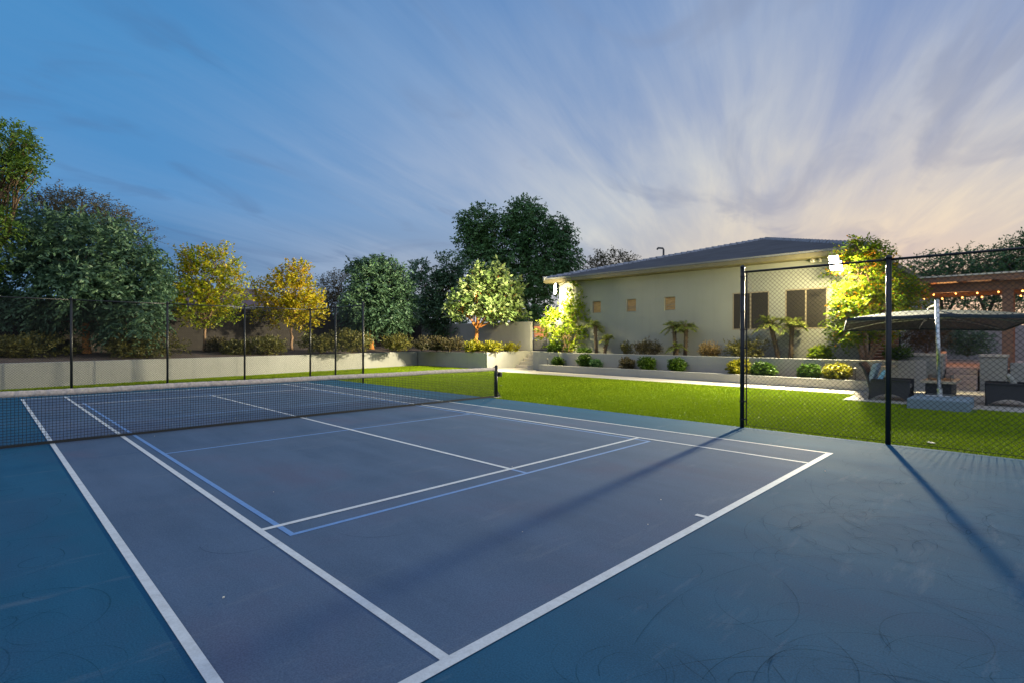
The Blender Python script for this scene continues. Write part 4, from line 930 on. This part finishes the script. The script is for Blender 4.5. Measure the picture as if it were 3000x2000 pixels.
# steps, pillars, upper terrace
struct('upper_terrace', MB().box(19.75, 31, -20, -6.5, -.1, .72), MT['pinkstone'])
ps = thing('patio_steps', 'tan stone steps leading up from the patio between two pillars', 'steps', (19.3, -9.4, 0))
for i in range(4): MB().box(18.55+.30*i, 19.748, -9.88, -9.02, 0 if i == 0 else .17*i+.006, .17*(i+1)-.001).build('step', MT['pinkstone'], ps, bevel=.012)
def pillar(lab, x0, x1, y0, y1, h, mat='stucco'):
    t = thing('pillar', lab, 'pillar', ((x0+x1)/2, (y0+y1)/2, 0)); MB().box(x0, x1, y0, y1, -.1, h-.09).build('shaft', MT[mat], t, bevel=.012); MB().box(x0-.04, x1+.04, y0-.04, y1+.04, h-.088, h).build('cap', MT['conc'], t, bevel=.015)
pillar('wide stucco pier with a cap at the left of the patio steps', 19.0, 19.7, -8.98, -7.72, 1.22)
pillar('blue grey stucco pillar with a cap at the right of the patio steps', 19.3, 19.98, -10.62, -9.93, 1.22)
wall('garden_wall', 'low pinkish side wall climbing beside the patio steps', [(19.72, -8.86), (23.6, -8.55)], .11, .2, [1.18, 1.24], 'pinkstone')
wall('garden_wall', 'low pale blue wall right of the stucco pillar behind the striped pillow', [(19.6, -10.68), (19.9, -16)], .14, -.1, .95, 'stucco')
sg = thing('slatted_screen', 'red slatted timber screen at the foot of the flowering tree', 'screen', (19.4, -7.1, .8))
for i in range(9): MB().box(19.38, 19.41, -7.65, -6.75, .86+.115*i, .95+.115*i).build('slat', MT['redwood'], sg)
for y in (-6.72, -7.68): MB().box(19.37, 19.42, y-.03, y+.03, .7, 1.95).build('post', MT['black'], sg)
# pergola
PG = thing('pergola', 'brown timber pergola hung with string lights over the upper terrace', 'pergola', (21, -10.5, .72))
MB().box(21.3, 21.56, -10.72, -10.42, .72, 3.52).build('post', MT['wood'], PG, bevel=.01)
MB().box(21.3, 21.56, -6.5, -6.2, .72, 3.52).build('post', MT['wood'], PG, bevel=.01); MB().box(21.3, 21.56, -14.5, -14.2, .72, 3.52).build('post', MT['wood'], PG, bevel=.01)
for y in (-6.35, -10.57, -14.35): MB().box(25.4, 25.62, y-.11, y+.11, .72, 3.60).build('post', MT['wood'], PG)
MB().box(21.26, 21.60, -15.2, -6.1, 3.523, 3.86).build('beam', MT['wood'], PG, bevel=.01); MB().box(25.40, 25.62, -15.2, -6.1, 3.603, 3.86).build('beam', MT['wood'], PG)
y = -6.4
while y > -15.2: MB().box(20.75, 26.2, y-.06, y+.06, 3.863, 4.04).build('rafter', MT['wood'], PG); y -= .95
MB().box(20.72, 20.745, -15.2, -6.1, 3.87, 4.06).build('rafter_board', MT['wood'], PG); MB().box(20.66, 26.3, -15.3, -6.0, 4.063, 4.12).build('roof_deck', MT['cream'], PG)
def strand(lab, X, pts):
    P = [onx(u, X) for u, v in pts]
    for p, (u, v) in zip(P, pts): q = at(u, v, (p-CAM).dot(FW)); p.z = q.z
    t = thing('string_light', lab, 'string lights', P[0], 'strands of string lights'); cd = []
    for a, b in zip(P, P[1:]):
        for k in range(5): s = k/5; w = a.lerp(b, s); w.z += .07-.05*math.sin(math.pi*s); cd.append(w)
    cd.append(P[-1]+Vector((0, 0, .07))); MB().tube(cd, .006, 5).build('cord', MT['black'], t)
    for p in P:
        s_ = MB().tube([p+Vector((0, 0, .07)), p+Vector((0, 0, .035))], [.012, .014], 8).build('socket', MT['black'], t)
        MB().tube([p+Vector((0, 0, .035)), p+Vector((0, 0, .015)), p, p-Vector((0, 0, .02)), p-Vector((0, 0, .032))], [.012, .026, .032, .022, .005], 10).build('bulb', MT['bulb'], t, smooth=True)
    l = bpy.data.lights.new('string_glow', 'POINT'); l.energy = 60; l.color = (1, .45, .15); l.shadow_soft_size = .4; o = bpy.data.objects.new('string_glow', l); COL.objects.link(o); o.parent = t; m_ = P[len(P)//2]; o.location = m_-P[0]+Vector((.35, 0, .0))
    return t
strand('upper strand of glowing orange bulbs along the pergola beam', 21.9, [(2600, 870), (2677, 867), (2735, 864), (2799, 861), (2862, 859), (2924, 856), (2995, 853)])
strand('lower strand of glowing orange bulbs below the pergola beam', 22.4, [(2593, 905), (2650, 882), (2706, 877), (2760, 876), (2819, 873), (2876, 871), (2990, 868)])
# neighbour
nh = thing('neighbour_house', 'house with a brown tiled roof showing behind the yellow trees', 'house', tuple(at(620, 1000, 50)))
def P4(u, v, d): return at(u, v, d)
a, b, c_, d_ = P4(425, 898, 47), P4(800, 898, 50), P4(735, 846, 56), P4(520, 846, 54)
e, f = P4(880, 898, 62), P4(460, 898, 62)
MB().add([a, b, c_, d_, e, f], [(0, 1, 2, 3), (1, 4, 2), (0, 3, 5), (4, 5, 3, 2)]).build('roof', MT['tile2'], nh)
wl_ = MB(); zb = .5
vs = [tuple(p.lerp((a+b+e+f)/4, .06)) for p in (a, b, e, f)]; vs = [(x, y, z-.02) for x, y, z in vs]+[(x, y, zb) for x, y, z in vs]
wl_.add(vs, [(0, 4, 5, 1), (1, 5, 6, 2), (2, 6, 7, 3), (3, 7, 4, 0)]); wl_.build('wall', MT['stucco'], nh)
MB().bar(a-Vector((0, 0, .1)), b-Vector((0, 0, .1)), .06, .2).build('fascia', MT['cream'], nh)
# litter on the turf
for lab, u, v in (('tiny pale leaf lying on the turf near the fence', 2728, 1295), ('tiny dark drain cover on the turf by the net post', 1468, 1128)):
    d = FW + RT*((u-1500)/FPX) - UP*((v-1000)/FPX); t_ = (0.03-CAM.z)/d.z; p = CAM+d*t_
    o = MB().obox(p, (.8, .6, 0), (-.6, .8, 0), (0, 0, 1), .06, .035, .006).build('leaf_litter' if 'leaf' in lab else 'drain_cover', MT['cream' if 'leaf' in lab else 'black'], bevel=.004); tag(o, lab, 'leaf' if 'leaf' in lab else 'cover')
# pale specks on the court
fl = MB()
for k in range(26):
    x, y = random.uniform(-5.4, 5.4), random.uniform(-9.5, 6); a = random.uniform(0, 6.28); r = random.uniform(.004, .010)
    fl.obox((x, y, .018), (math.cos(a), math.sin(a), 0), (-math.sin(a), math.cos(a), 0), (0, 0, 1), r, r*.55, .002)
f_ = fl.build('leaf_fleck', MT['cream']); f_['kind'] = 'stuff'; tag(f_, 'tiny pale leaf flecks scattered over the blue court', 'leaf flecks')
